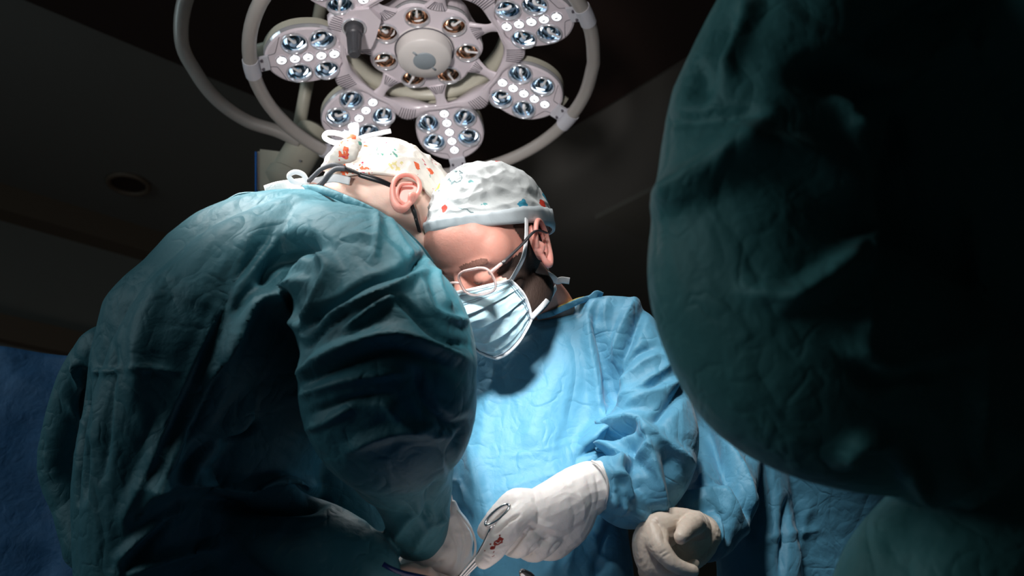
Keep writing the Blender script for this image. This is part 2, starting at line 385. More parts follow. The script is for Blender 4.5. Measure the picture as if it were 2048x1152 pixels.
cp = slab('ceiling_panel', RM(a0 - 1.35, b0 + 1.25, CZ - 0.02), 1.35 * E1, 1.25 * E2, 0.02 * Z3, M_panel, kind=None,
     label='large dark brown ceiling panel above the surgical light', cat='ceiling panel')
c1 = ceil_pt(1190, 430); a1, b1 = c1.dot(E1), c1.dot(E2)
slab('ceiling_panel', RM(a1 + 0.6, b1 + 0.9, CZ - 0.012), 0.6 * E1, 0.9 * E2, 0.012 * Z3, pmat('grey_ceiling_panel', (0.12, 0.115, 0.10), 0.8), kind=None,
     label='small dark grey ceiling panel with its corner right of the white-capped surgeon', cat='ceiling panel')
dl = ceil_pt(258, 366, CZ)
bm = bmesh.new(); tube(bm, [dl + 0.085 * Vector((math.cos(a), math.sin(a), 0)) - 0.006 * Z3 for a in [i * math.pi / 4 for i in range(8)]], 0.012, closed=True, sub=4, n=8)
t = empty('downlight', dl, label='small round recessed downlight, switched off, in the dark ceiling at left', cat='downlight')
mobj('trim_ring', bm, M_trim, parent=t)
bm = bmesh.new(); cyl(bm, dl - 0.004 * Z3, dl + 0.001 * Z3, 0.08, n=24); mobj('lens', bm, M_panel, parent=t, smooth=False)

# ---------------------------------------------------------------- surgical light
def LP(r, s, h, k=None, t=None):       # lamp point: radius, sideways, height along the normal (down)
    e = pod_dir(k) if k is not None else math.cos(t) * LU + math.sin(t) * LV
    return LC + r * e + s * LN.cross(e) + h * LN
lamp = empty('surgical_light', LC - 0.08 * LN, label='large round surgical ceiling light with petal-shaped pods of glowing lenses', cat='surgical light')
def lampmat(k):                        # local x = radial, y = sideways, z = down; tilted pods droop outward
    e = pod_dir(k); s = LN.cross(e)
    ta = math.atan2(0.02, 0.108)
    x = (math.cos(ta) * e + math.sin(ta) * LN); z = x.cross(s) * 1.0
    if z.dot(LN) < 0: z = -z
    return Matrix.Translation(LC + 0.293 * e) @ Matrix((( x.x, s.x, z.x, 0), (x.y, s.y, z.y, 0), (x.z, s.z, z.z, 0), (0, 0, 0, 1)))
# pod outline in (r, s); origin at the outer small lens (r = .293)
out_r = [(0.168, 0.030), (0.182, 0.056), (0.205, 0.072), (0.235, 0.0785), (0.265, 0.077), (0.292, 0.066), (0.312, 0.046), (0.325, 0.022), (0.3275, 0.0)]
outl = [(r - 0.293, s) for r, s in out_r] + [(r - 0.293, -s) for r, s in reversed(out_r[:-1])]
outl = [tuple(p) for p in catmull([list(p) + [0] for p in outl], 4)]
outl = [(p[0], p[1]) for p in outl]
REF = [(0.205, 0.043, 0.0255), (0.205, -0.043, 0.0255), (0.262, 0.041, 0.0245), (0.262, -0.041, 0.0245)]
LED = [0.185 + 0.027 * i for i in range(5)]
def inset(pl, d):
    n = len(pl); res = []
    for i in range(n):
        a = Vector(pl[i - 1]); b = Vector(pl[i]); c = Vector(pl[(i + 1) % n]); t = (c - a).normalized(); nn = Vector((-t.y, t.x))
        if nn.dot(Vector((-0.05, 0)) - b) < 0: nn = -nn
        res.append(tuple(b + nn * d))
    return res
def in_poly(x, y, pl):
    c = False; n = len(pl)
    for i in range(n):
        x1, y1 = pl[i]; x2, y2 = pl[i - 1]
        if (y1 > y) != (y2 > y) and x < (x2 - x1) * (y - y1) / (y2 - y1) + x1: c = not c
    return c
def plate_with_holes(bm, outline, holes, z, mi=0):
    from mathutils.geometry import delaunay_2d_cdt
    V = [Vector(p) for p in outline]; E = [(i, (i + 1) % len(V)) for i in range(len(V))]
    for cx, cy, r in holes:
        k = len(V); V += [Vector((cx + r * math.cos(2 * math.pi * j / 28), cy + r * math.sin(2 * math.pi * j / 28))) for j in range(28)]
        E += [(k + j, k + (j + 1) % 28) for j in range(28)]
    vo, eo, fo = delaunay_2d_cdt(V, E, [], 0, 1e-7)[:3]
    vs = [bm.verts.new((v.x, v.y, z)) for v in vo]
    for f in fo:
        cx = sum(vo[i].x for i in f) / len(f); cy = sum(vo[i].y for i in f) / len(f)
        if in_poly(cx, cy, outline) and all(math.hypot(cx - h[0], cy - h[1]) > h[2] * 0.985 for h in holes):
            bm.faces.new([vs[i] for i in f]).material_index = mi
    bm.verts.ensure_lookup_table()
    return vs[:len(outline)], None
def band(bm, top, pts, z, mi=0):
    vs = [bm.verts.new((x, y, z)) for x, y in pts]
    for i in range(len(vs)):
        f = bm.faces.new((top[i], top[(i + 1) % len(vs)], vs[(i + 1) % len(vs)], vs[i])); f.material_index = mi
    return vs
bm = bmesh.new()
o1, hs = plate_with_holes(bm, inset(outl, 0.006), [(r - 0.293, s, q) for r, s, q in REF], 0.0)
v = band(bm, o1, inset(outl, 0.002), -0.003); v = band(bm, v, outl, -0.009, 1); v = band(bm, v, outl, -0.012, 1); v = band(bm, v, inset(outl, 0.001), -0.013, 2)
v = band(bm, v, inset(outl, 0.001), -0.030, 2); v = band(bm, v, inset(outl, 0.014), -0.044, 2); bm.faces.new(v).material_index = 2
bmesh.ops.recalc_face_normals(bm, faces=bm.faces)
pod_me = bpy.data.meshes.new('light_pod'); bm.to_mesh(pod_me); bm.free()
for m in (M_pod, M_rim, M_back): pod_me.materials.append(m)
def reflector_mesh(R, chrome, spin):
    bm = bmesh.new(); n = 28; rings = []
    for rr, z in [(1.13, 0.0005), (1.10, 0.0045), (1.03, 0.0055), (0.98, 0.003), (0.95, -0.003)]:
        rings.append([Vector((R * rr * math.cos(q), R * rr * math.sin(q), z)) for q in [2 * math.pi * j / n for j in range(n)]])
    bm_rings(bm, rings, cap=False, mi=0)
    rings = []
    for i in range(9):
        a = i / 8; rr = 0.95 * math.cos(a * math.pi / 2 * 0.97); z = -0.003 - 0.85 * R * math.sin(a * math.pi / 2)
        rings.append([Vector((R * rr * math.cos(q), R * rr * math.sin(q), z)) for q in [2 * math.pi * j / n for j in range(n)]])
    bm_rings(bm, rings, cap=False, mi=1)
    bm.faces.new([v for v in bm.verts[-n:]]).material_index = 1 if False else 1
    ca, sa = math.cos(spin), math.sin(spin)
    def q(x, y, z): return Vector((R * (x * ca - y * sa), R * (x * sa + y * ca), R * z))
    tube(bm, [q(-0.9, 0.12, -0.12), q(-0.35, 0.05, -0.08), q(-0.02, 0.0, -0.08), q(0.12, -0.05, -0.28)], [R * .10, R * .11, R * .15, R * .17], n=8, sub=3, mi=2, roundcap=True)
    tube(bm, [q(0.66, -0.38, -0.28), q(0.74, 0.0, -0.30), q(0.60, 0.42, -0.28)], [R * .03, R * .10, R * .03], n=6, sub=4, mi=3, hint=Vector((0, 0, 1)))
    bmesh.ops.recalc_face_normals(bm, faces=bm.faces)
    me = bpy.data.meshes.new('reflector'); bm.to_mesh(me); bm.free()
    for m in (M_rim, chrome, M_stalk, M_glint if chrome is M_chrome else M_stalk): me.materials.append(m)
    me.polygons.foreach_set('use_smooth', [True] * len(me.polygons)); return me
bm_last = None
ref_me = [reflector_mesh(0.0245, M_chrome, a) for a in (0.3, 2.2, 4.0)]
ref_hub = reflector_mesh(0.0235, M_copper, 0.0)
bm = bmesh.new(); n = 20; rings = []
for rr, z in [(1.2, 0.0003), (1.15, 0.003), (1.0, 0.0035)]: rings.append([Vector((0.0100 * rr * math.cos(2 * math.pi * j / n), 0.0100 * rr * math.sin(2 * math.pi * j / n), z)) for j in range(n)])
bm_rings(bm, rings, cap=False, mi=0); rings = []
for i in range(5):
    a = i / 4 * 1.5; rings.append([Vector((0.0100 * math.cos(a) * math.cos(2 * math.pi * j / n), 0.0100 * math.cos(a) * math.sin(2 * math.pi * j / n), 0.0035 + 0.003 * math.sin(a))) for j in range(n)])
bm_rings(bm, rings, cap=False, mi=1)
bm_rings(bm, [[Vector((0.0035 * math.cos(2 * math.pi * j / n), 0.0012 * math.sin(2 * math.pi * j / n) , z)) for j in range(n)] for z in (0.006, 0.0073)], cap=True, mi=2)
bmesh.ops.recalc_face_normals(bm, faces=bm.faces)
led_me = bpy.data.meshes.new('small_lens'); bm.to_mesh(led_me); bm.free()
for m in (M_rim, M_led, M_line): led_me.materials.append(m)
led_me.polygons.foreach_set('use_smooth', [True] * len(led_me.polygons))
for k in range(7):
    Mk = lampmat(k)
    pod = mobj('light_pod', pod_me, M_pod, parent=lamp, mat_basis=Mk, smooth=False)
    for j, (r, s, q) in enumerate(REF):
        spin = RNG.choice([0.3, 1.2, 2.4, 3.4, 4.6, 5.5])
        mobj('reflector', ref_me[(k + j) % 3], M_chrome, parent=pod, mat_basis=Mk @ Matrix.Translation((r - 0.293, s, 0.0005)) @ Matrix.Rotation(spin, 4, 'Z'))
    for r in LED:
        mobj('small_lens', led_me, M_led, parent=pod, mat_basis=Mk @ Matrix.Translation((r - 0.293, 0, 0.0)))
    # thin seam lines moulded in the pod face
    for sg in (-1, 1):
        bm = bmesh.new(); tube(bm, [Vector((-0.004, sg * 0.062, 0.0006)), Vector((0.008, sg * 0.026, 0.0006)), Vector((0.014, sg * 0.018, 0.0006)), Vector((0.030, sg * 0.016, 0.0006))], 0.0006, n=6, sub=3)
        mobj('seam', bm, M_line, parent=pod, mat_basis=Mk)
# annular frame joining the pods, with ribbed bridges
bm = bmesh.new(); rings = []
prof = [(0.166, -0.030), (0.170, -0.021), (0.176, -0.0185), (0.205, -0.0165), (0.211, -0.020), (0.213, -0.034), (0.205, -0.050), (0.172, -0.055)]
for i in range(112):
    t = 2 * math.pi * i / 112
    ph = ((t - ROT) / (2 * math.pi / 7)) % 1.0; bl = max(0.0, 1 - abs(ph - 0.5) / 0.34); bl = bl * bl * (3 - 2 * bl)
    rings.append([LP(0.163 + (r - 0.163) * (0.22 + 0.78 * bl), 0, h if h > -0.03 else h * (0.6 + 0.4 * bl), t=t) for r, h in prof])
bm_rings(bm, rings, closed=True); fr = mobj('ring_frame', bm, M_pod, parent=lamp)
bm = bmesh.new()
for k in range(7):
    for i in range(-3, 4):
        t = ROT + (k + 0.5) * 2 * math.pi / 7 + i * 0.030
        tube(bm, [LP(0.172, 0, -0.0178, t=t), LP(0.206, 0, -0.0158, t=t)], 0.0008, n=5, sub=1)
mobj('rib', bm, M_line, parent=lamp, kind='stuff')
# beige upper ring behind
bm = bmesh.new(); rings = []
for i in range(84):
    t = 2 * math.pi * i / 84; rings.append([LP(r, 0, h, t=t) for r, h in [(0.163, -0.056), (0.175, -0.054), (0.200, -0.066), (0.200, -0.095), (0.163, -0.098)]])
bm_rings(bm, rings, closed=True); mobj('upper_housing', bm, M_back, parent=lamp)
bm = bmesh.new()
bm.free()
for k in range(7):                                     # beige arms behind, running out to the brackets
    bm = bmesh.new(); e0, e1 = LP(0.19, 0, -0.075, k=k), LP(0.345, 0, -0.020, k=k)
    tube(bm, [e0, e1], [0.030, 0.020], n=10, sub=1, flat=(0.5, 1), hint=LN)
    mobj('rear_arm', bm, M_back, parent=lamp)
# hub plate with seven warm reflectors
HC = LC - 0.034 * LN
def hubM(): return Matrix.Translation(HC) @ Matrix(((LU.x, LV.x, LN.x, 0), (LU.y, LV.y, LN.y, 0), (LU.z, LV.z, LN.z, 0), (0, 0, 0, 1)))
HM = hubM()
scal = []
for i in range(84):
    t = 2 * math.pi * i / 84; scal.append(((0.119 + 0.005 * math.cos(7 * (t - ROT - math.pi / 7))) * math.cos(t), (0.119 + 0.005 * math.cos(7 * (t - ROT - math.pi / 7))) * math.sin(t)))
def cin(d): return [(x * (1 - d / 0.119), y * (1 - d / 0.119)) for x, y in scal]
hubang = [ROT + (k + 0.42) * 2 * math.pi / 7 for k in range(7)]
bm = bmesh.new(); o1, hs = plate_with_holes(bm, cin(0.006), [(0.090 * math.cos(t), 0.090 * math.sin(t), 0.0245) for t in hubang], 0.0)
v = band(bm, o1, cin(0.001), -0.004); v = band(bm, v, scal, -0.010, 1); v = band(bm, v, cin(0.002), -0.016, 1); v = band(bm, v, cin(0.004), -0.045, 0)
bm.faces.new(v)
bmesh.ops.recalc_face_normals(bm, faces=bm.faces)
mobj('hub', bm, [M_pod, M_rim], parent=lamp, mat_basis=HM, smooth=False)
hub = lamp.children[-1]
for t in hubang:
    mobj('reflector', ref_hub, M_copper, parent=hub, mat_basis=HM @ Matrix.Translation((0.090 * math.cos(t), 0.090 * math.sin(t), 0.0008)) @ Matrix.Rotation(t + math.pi, 4, 'Z'))
# spokes with shell-shaped feet
for k in range(7):
    bm = bmesh.new(); tube(bm, [LP(0.112, 0, -0.040, k=k), LP(0.128, 0, -0.036, k=k), LP(0.150, 0, -0.030, k=k), LP(0.176, 0, -0.024, k=k)], [0.026, 0.017, 0.011, 0.019], n=12, sub=4, flat=(0.35, 1), hint=LN)
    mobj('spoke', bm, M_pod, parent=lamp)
bm = bmesh.new()
for k in range(7):
    for i in range(-3, 4):
        tube(bm, [LP(0.112, i * 0.006, -0.0315, k=k), LP(0.134, i * 0.0022, -0.0300, k=k)], 0.0008, n=5, sub=1)
mobj('rib', bm, M_line, parent=lamp, kind='stuff')
# central white boss
bm = bmesh.new(); n = 48; rings = []
for r, z, mi in [(0.0635, -0.002, 0), (0.0635, 0.003, 0), (0.061, 0.004, 0), (0.0595, 0.0, 0), (0.0575, 0.004, 0), (0.0565, 0.026, 0), (0.053, 0.031, 0), (0.034, 0.033, 0), (0.030, 0.034, 0), (0.001, 0.034, 0)]:
    rings.append([Vector((r * math.cos(2 * math.pi * j / n), r * math.sin(2 * math.pi * j / n), z)) for j in range(n)])
bm_rings(bm, rings, cap=False); bmesh.ops.recalc_face_normals(bm, faces=bm.faces)
boss = mobj('boss', bm, M_hubw, parent=hub, mat_basis=HM)
bm = bmesh.new(); tube(bm, [Vector((0.0615 * math.cos(2 * math.pi * i / 16), 0.0615 * math.sin(2 * math.pi * i / 16), 0.0035)) for i in range(16)], 0.0016, n=6, sub=3, closed=True, hint=Vector((0, 0, 1)))
mobj('groove_shade', bm, M_line, parent=hub, mat_basis=HM)  # dark ring over the groove, the boss's shadow put into colour
bm = bmesh.new(); rings = []
for r, z in [(0.0235, 0.033), (0.0235, 0.0355), (0.022, 0.0365), (0.0005, 0.0365)]: rings.append([Vector((r * math.cos(2 * math.pi * j / n), r * math.sin(2 * math.pi * j / n), z)) for j in range(n)])
bm_rings(bm, rings, cap=False)
for a in (-0.9, -0.9 + math.pi):
    bm_box(bm, (0.027 * math.cos(a), 0.027 * math.sin(a), 0.0350), 0.007 * Vector((math.cos(a), math.sin(a), 0)), 0.002 * Vector((-math.sin(a), math.cos(a), 0)), 0.001 * Z3)
bmesh.ops.recalc_face_normals(bm, faces=bm.faces)
mobj('handle_socket_cap', bm, M_hubc, parent=hub, mat_basis=HM)
# handle ring and its white brackets
bm = bmesh.new(); tube(bm, [LP(0.351, 0, 0.024, t=2 * math.pi * i / 24) for i in range(24)], 0.0145, n=14, sub=4, closed=True, hint=LN)
mobj('handle_ring', bm, M_tube, parent=lamp)
for k in range(7):
    bm = bmesh.new()
    e = pod_dir(k); s = LN.cross(e)
    bm_box(bm, LP(0.336, 0, 0.014, k=k), 0.019 * e + 0.006 * LN, 0.0185 * s, 0.003 * LN)
    a = math.atan2(e.dot(LV), e.dot(LU))
    tube(bm, [LP(0.351, 0, 0.024, t=a - 0.062), LP(0.3513, 0, 0.024, t=a), LP(0.351, 0, 0.024, t=a + 0.062)], 0.0165, n=16, sub=3, hint=LN)
    for sg in (-1, 1): cyl(bm, LP(0.330, sg * 0.012, 0.008, k=k), LP(0.330, sg * 0.012, 0.0185, k=k), 0.0030, n=10, mi=1)
    bmesh.ops.recalc_face_normals(bm, faces=bm.faces)
    sharp(mobj('bracket', bm, [M_bracket, M_line], parent=lamp))
# dark handle stub hanging at the upper left of the hub, on its square mauve plate
def LPX(px, py, h):
    r = P(px, py, 1) - CAM; o = LC + h * LN; return CAM + r * ((o - CAM).dot(LN) / r.dot(LN))
bm = bmesh.new()
pl = [LPX(*q, -0.013) for q in ((686, 34), (700, 22), (738, 18), (762, 42), (752, 76), (742, 98), (694, 100), (680, 82))]
v1 = [bm.verts.new(p + 0.000 * LN) for p in pl]; v2 = [bm.verts.new(p - 0.02 * LN) for p in pl]
bm.faces.new(v1)
for i in range(8): bm.faces.new((v1[i], v1[(i + 1) % 8], v2[(i + 1) % 8], v2[i]))
bmesh.ops.recalc_face_normals(bm, faces=bm.faces)
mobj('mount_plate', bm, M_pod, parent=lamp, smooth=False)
bm = bmesh.new(); a = LPX(708, 54, -0.013); ax = 0.078 * (LN + 0.05 * LU)
def kk(t): return a + ax * t
tube(bm, [kk(0), kk(0.06), kk(0.07), kk(0.30), kk(0.33), kk(0.95), kk(1.0)], [0.019, 0.019, 0.0165, 0.0165, 0.014, 0.0115, 0.009], n=20, sub=1)
for i in range(10):
    q = 2 * math.pi * i / 10; u_ = perp(ax.normalized(), X3); w_ = ax.normalized().cross(u_)
    d_ = math.cos(q) * u_ + math.sin(q) * w_
    tube(bm, [kk(0.36) + 0.0135 * d_, kk(0.92) + 0.0112 * d_], 0.0018, n=5, sub=1)
bmesh.ops.recalc_face_normals(bm, faces=bm.faces)
sharp(mobj('camera_handle', bm, M_dkgrey, parent=lamp))
bm = bmesh.new(); u_ = perp(ax.normalized(), X3); w_ = ax.normalized().cross(u_)
tube(bm, [kk(0.03) + 0.0225 * (math.cos(q) * u_ + math.sin(q) * w_) for q in [2 * math.pi * i / 14 for i in range(14)]], 0.003, n=8, sub=3, closed=True)
mobj('handle_collar', bm, M_rim, parent=lamp)
# big yoke hoop and the suspension arm at the left
bm = bmesh.new()
yk = [(1010, -260, 2.20), (800, -330, 2.16), (600, -290, 2.12), (450, -160, 2.09), (377, -20, 2.07), (363, 80, 2.08), (392, 145, 2.11), (435, 200, 2.14), (495, 242, 2.17), (555, 262, 2.19), (600, 283, 2.21)]
tube(bm, [P(*q) for q in yk], [0.0175] * 5 + [0.0155] * 6, n=16, sub=6, hint=FW)
mobj('yoke', bm, M_tube, parent=lamp)
bm = bmesh.new()
cyl(bm, P(590, 300, 2.26), P(648, -20, 2.3), 0.0155, 0.0155, n=18)
mobj('pole', bm, M_back, parent=lamp)
bm = bmesh.new()
j0, j1 = P(630, 258, 2.27), P(562, 372, 2.21)
def jj(t): return j0.lerp(j1, t)
tube(bm, [jj(0), jj(0.03), jj(0.20), jj(0.22), jj(0.24), jj(0.78), jj(0.80), jj(0.93), jj(1.0)], [0.034, 0.040, 0.041, 0.038, 0.043, 0.043, 0.047, 0.047, 0.030], n=28, sub=1)
cyl(bm, P(600, 322, 2.20), P(600, 322, 2.185), 0.003, n=8, mi=1)
sharp(mobj('joint_cylinder', bm, [M_back, M_line], parent=lamp))
bm = bmesh.new()
bx = P(568, 352, 2.28)
bmb = bmesh.new(); bm_box(bmb, bx, 0.050 * RT - 0.006 * UP, 0.060 * FW, 0.052 * UP); bmesh.ops.bevel(bmb, geom=list(bmb.edges), offset=0.006, segments=2, affect='EDGES')
sharp(mobj('arm_block', bmb, M_back, parent=lamp))
bm.free()
bm = bmesh.new(); bm_box(bm, bx - 0.0515 * RT - 0.004 * FW, 0.0016 * RT, 0.060 * FW, 0.050 * UP); mobj('blue_edge', bm, M_bluetrim, parent=lamp, smooth=False)
# drop pole to the ceiling so that the lamp really hangs
bm = bmesh.new(); tp = P(648, -20, 2.3); tube(bm, [tp, Vector((tp.x, tp.y + 0.05, tp.z + 0.1)), Vector((tp.x, tp.y + 0.06, CZ - 0.03))], 0.0155, n=16, sub=4)
cyl(bm, Vector((tp.x, tp.y + 0.06, CZ - 0.09)), Vector((tp.x, tp.y + 0.06, CZ - 0.042)), 0.09, n=28)
mobj('ceiling_mount', bm, M_back, parent=lamp)
bm = bmesh.new(); top = P(1010, -260, 2.20); tube(bm, [top, LC - 0.20 * LN + Vector((0.0, 0.02, 0)), LC - 0.09 * LN], 0.016, n=14, sub=5); mobj('spindle', bm, M_back, parent=lamp)
#PEOPLE
# ---------------------------------------------------------------- people
def head_frame(px, py, d, F, U):
    F = Vector(F).normalized(); U = Vector(U); U = (U - U.dot(F) * F).normalized(); X = F.cross(U)
    def wv(v): return v.x * RT + v.y * UP - v.z * FW
    x, y, z = wv(X), wv(F), wv(U); o = P(px, py, d)
    return Matrix(((x.x, y.x, z.x, o.x), (x.y, y.y, z.y, o.y), (x.z, y.z, z.z, o.z), (0, 0, 0, 1)))
def hb(bm, M, c, r, n=20):             # ellipsoid in head coordinates
    R = M.to_3x3(); s_ball(bm, M @ Vector(c), R @ Vector((r[0], 0, 0)), R @ Vector((0, r[1], 0)), R @ Vector((0, 0, r[2])), n)
def add_head(bm, M):
    hb(bm, M, (0, -0.008, 0.022), (0.074, 0.094, 0.092), 28)
    hb(bm, M, (0, 0.028, -0.045), (0.058, 0.060, 0.075))
    hb(bm, M, (0, 0.062, -0.095), (0.034, 0.030, 0.026))          # chin
    hb(bm, M, (0, 0.078, 0.018), (0.056, 0.014, 0.012))           # brow
    hb(bm, M, (0, 0.050, 0.040), (0.064, 0.044, 0.050))           # forehead
    for s in (-1, 1):
        hb(bm, M, (s * 0.040, 0.046, -0.034), (0.024, 0.026, 0.022))   # cheek
        hb(bm, M, (s * 0.032, 0.073, -0.004), (0.0165, 0.015, 0.0135)) # closed eye
        hb(bm, M, (s * 0.052, 0.010, -0.075), (0.014, 0.045, 0.026))   # jaw
        hb(bm, M, (s * 0.046, 0.044, 0.026), (0.026, 0.034, 0.036))
        hb(bm, M, (s * 0.010, 0.098, -0.046), (0.009, 0.012, 0.008))
    R = M.to_3x3()
    rings = []
    for t in range(6):
        q = t / 5; c = M @ Vector((0, 0.080 + 0.028 * q, 0.010 - 0.052 * q)); w_ = 0.008 + 0.006 * q
        rings.append([c + R @ Vector((w_ * math.cos(a), w_ * math.sin(a) * 1.1, w_ * math.sin(a) * 0.4)) for a in [2 * math.pi * j / 12 for j in range(12)]])
    bm_rings(bm, rings)
def make_ear(M, side, mat, parent):    # side: +1 wearer's right (local +x)
    bm = bmesh.new(); R = M.to_3x3()
    T = M @ Matrix.Translation((side * 0.076, -0.006, -0.006)) @ Matrix.Rotation(side * math.radians(-28), 4, 'Z') @ Matrix.Rotation(math.radians(12), 4, 'X')
    def q(y, z, x=0.0): return T @ Vector((side * (0.008 + x), y, z))
    helix = [(0.016, 0.000, -0.004), (0.018, 0.014, 0.0), (0.012, 0.027, 0.004), (-0.002, 0.033, 0.007), (-0.015, 0.026, 0.008), (-0.019, 0.010, 0.008), (-0.015, -0.008, 0.006), (-0.008, -0.022, 0.003), (0.002, -0.030, 0.0), (0.009, -0.025, -0.002), (0.012, -0.012, -0.003)]
    tube(bm, [q(*h) for h in helix], [0.003, 0.0035, 0.0037, 0.004, 0.004, 0.0038, 0.0040, 0.0055, 0.0062, 0.005, 0.0035], n=10, sub=4, roundcap=True)
    tube(bm, [q(0.004, 0.020, 0.003), q(-0.009, 0.015, 0.003), q(-0.011, 0.002, 0.003), q(-0.006, -0.013, 0.001), q(0.004, -0.018, -0.002)], [0.0025, 0.003, 0.003, 0.0032, 0.0025], n=10, sub=4, roundcap=True)
    tube(bm, [q(0.013, -0.010, -0.002), q(0.011, -0.002, 0.002), q(0.013, 0.006, -0.002)], [0.003, 0.005, 0.003], n=8, sub=3, roundcap=True)
    rings = []
    for x, k in ((-0.012, 0.75), (-0.006, 0.95), (-0.003, 0.95), (-0.002, 0.85)):
        rings.append([q(0.0 + 0.019 * k * math.cos(a), 0.003 + 0.030 * k * math.sin(a), x) for a in [2 * math.pi * j / 20 for j in range(20)]])
    bm_rings(bm, rings)
    me = fuse(bm, 0.0009, 5); return mobj('ear', me, mat, parent=parent)
def make_cap(M, mat, parent, rim, name='surgical_cap', wr=0.0022, seed=1, R3_=(0.082, 0.103, 0.122), c0=(0, -0.010, 0.005), puff=0.0, hem=None, hemw=0.018):
    na, nt_ = 220, 90; bm = bmesh.new(); V = []
    off = Vector((seed * 2.3, seed, seed * 5.1))
    def pt(a, t, ex=0.0):
        zr = rim(a); ph0 = math.asin(max(-0.95, min(0.95, (zr - c0[2]) / R3_[2]))); ph = ph0 + (math.pi / 2 - ph0) * t
        d = Vector((math.cos(ph) * math.sin(a), math.cos(ph) * math.cos(a), math.sin(ph)))
        nz = 1 - 2 * abs(noise.noise(Vector((a * 1.1 + 0.5 * noise.noise(Vector((a * 3, t * 4, seed)) ), t * 5.5, seed * 3)) ))
        n2 = 1 - 2 * abs(noise.noise(d * 4.3 + off + 0.35 * noise.noise_vector(d * 3 + off)))
        g = wr * (nz * 1.3 + n2 * 1.2) * min(1, t * 6 + 0.15) + ex + puff * math.sin(math.pi * min(1, t * 1.3)) * max(0, -math.cos(a))
        return Vector((c0[0] + (R3_[0] + g) * d.x, c0[1] + (R3_[1] + g) * d.y, c0[2] + (R3_[2] + g) * d.z))
    rings = [[M @ pt(2 * math.pi * j / na, i / nt_) for j in range(na)] for i in range(nt_)]
    inner = [[M @ pt(2 * math.pi * j / na, 0.0, -0.003) for j in range(na)], [M @ pt(2 * math.pi * j / na, 0.0, -0.001) for j in range(na)]]
    RR = bm_rings(bm, inner + rings, cap=False)
    top = bm.verts.new(M @ pt(0, 1.0))
    for j in range(na): bm.faces.new((RR[-1][j], RR[-1][(j + 1) % na], top))
    bmesh.ops.recalc_face_normals(bm, faces=bm.faces)
    o = mobj(name, bm, mat, parent=parent)
    if hem:
        bm = bmesh.new()
        hr = [[M @ (pt(2 * math.pi * j / na, tt, 0.0) + Vector((0, 0, 0))) for j in range(na)] for tt in (0.0,)]
        rings = []
        for tt, ex in ((-0.004, -0.001), (-0.006, 0.0018), (0.03, 0.0026), (0.10, 0.0028), (hemw * 7, 0.0024), (hemw * 7 + 0.012, -0.001)):
            rings.append([M @ pt(2 * math.pi * j / na, tt, ex) for j in range(na)])
        bm_rings(bm, rings, cap=False); bmesh.ops.recalc_face_normals(bm, faces=bm.faces)
        mobj('cap_hem', bm, hem, parent=o)
    return o
def patch(src, M, cond, off, name, mat, parent):
    """a thin layer (hair, stubble) grown off the faces of src that satisfy cond in head coordinates"""
    co = verts(src); nn = norms(src); Mi = np.array(M.inverted()); loc = co @ Mi[:3, :3].T + Mi[:3, 3]
    sel = cond(loc[:, 0], loc[:, 1], loc[:, 2]) & ((loc ** 2).sum(1) < 0.17 ** 2)
    bm = bmesh.new(); mp = {}
    for p in src.polygons:
        if all(sel[v] for v in p.vertices):
            q = []
            for v in p.vertices:
                if v not in mp: mp[v] = bm.verts.new(Vector(co[v] + nn[v] * off))
                q.append(mp[v])
            bm.faces.new(q)
    return mobj(name, bm, mat, parent=parent)
def glove_mesh(chains, voxel=0.0013, smooth=6, strokes=(), crumple=((0.5, 60, (1, 1, 1)),), seed=2):
    bm = bmesh.new()
    for c in chains: s_chain(bm, c, n=18, sub=4)
    me = fuse(bm, voxel, smooth); strokes = [(s[0], s[1] * 0.65) + tuple(s[2:]) for s in strokes]
    return sculpt(me, list(strokes), crumple=list(crumple) if crumple else None, seed=seed)
def ribbon(name, pts, wdt, mat, parent, thick=0.0007, hint=None, sub=6, **k):
    bm = bmesh.new(); tube(bm, pts, wdt, n=8, sub=sub, flat=(thick / wdt, 1), hint=hint); return mobj(name, bm, mat, parent=parent, **k)
def legs(bm, x, y, ztop, foot_dir, gap=0.10):
    for s in (-1, 1):
        rings = []
        pd = Vector((-foot_dir.y, foot_dir.x, 0))
        for z, r in ((ztop, 0.085), (0.55, 0.062), (0.45, 0.055), (0.32, 0.056), (0.16, 0.040), (0.07, 0.038), (0.045, 0.036)):
            c = Vector((x, y, z)) + pd * s * gap; rings.append([c + r * math.cos(2 * math.pi * j / 16) * X3 + r * math.sin(2 * math.pi * j / 16) * Y3 for j in range(16)])
        bm_rings(bm, rings)
def shoes(x, y, foot_dir, parent, gap=0.10):
    pd = Vector((-foot_dir.y, foot_dir.x, 0))
    for s in (-1, 1):
        bm = bmesh.new(); c = Vector((x, y, 0)) + pd * s * gap; rings = []
        for t, wd, h in ((-0.085, 0.022, 0.05), (-0.07, 0.036, 0.085), (-0.02, 0.040, 0.10), (0.05, 0.042, 0.085), (0.11, 0.046, 0.062), (0.16, 0.040, 0.045), (0.185, 0.020, 0.028)):
            rings.append([c + foot_dir * t + pd * wd * math.cos(a) + Z3 * (h / 2 + h / 2 * math.copysign(abs(math.sin(a)) ** 0.6, math.sin(a))) for a in [2 * math.pi * j / 20 for j in range(20)]])
        bm_rings(bm, rings); bmesh.ops.recalc_face_normals(bm, faces=bm.faces); mobj('shoe', bm, M_shoe, parent=parent)
VOX = 0.0045
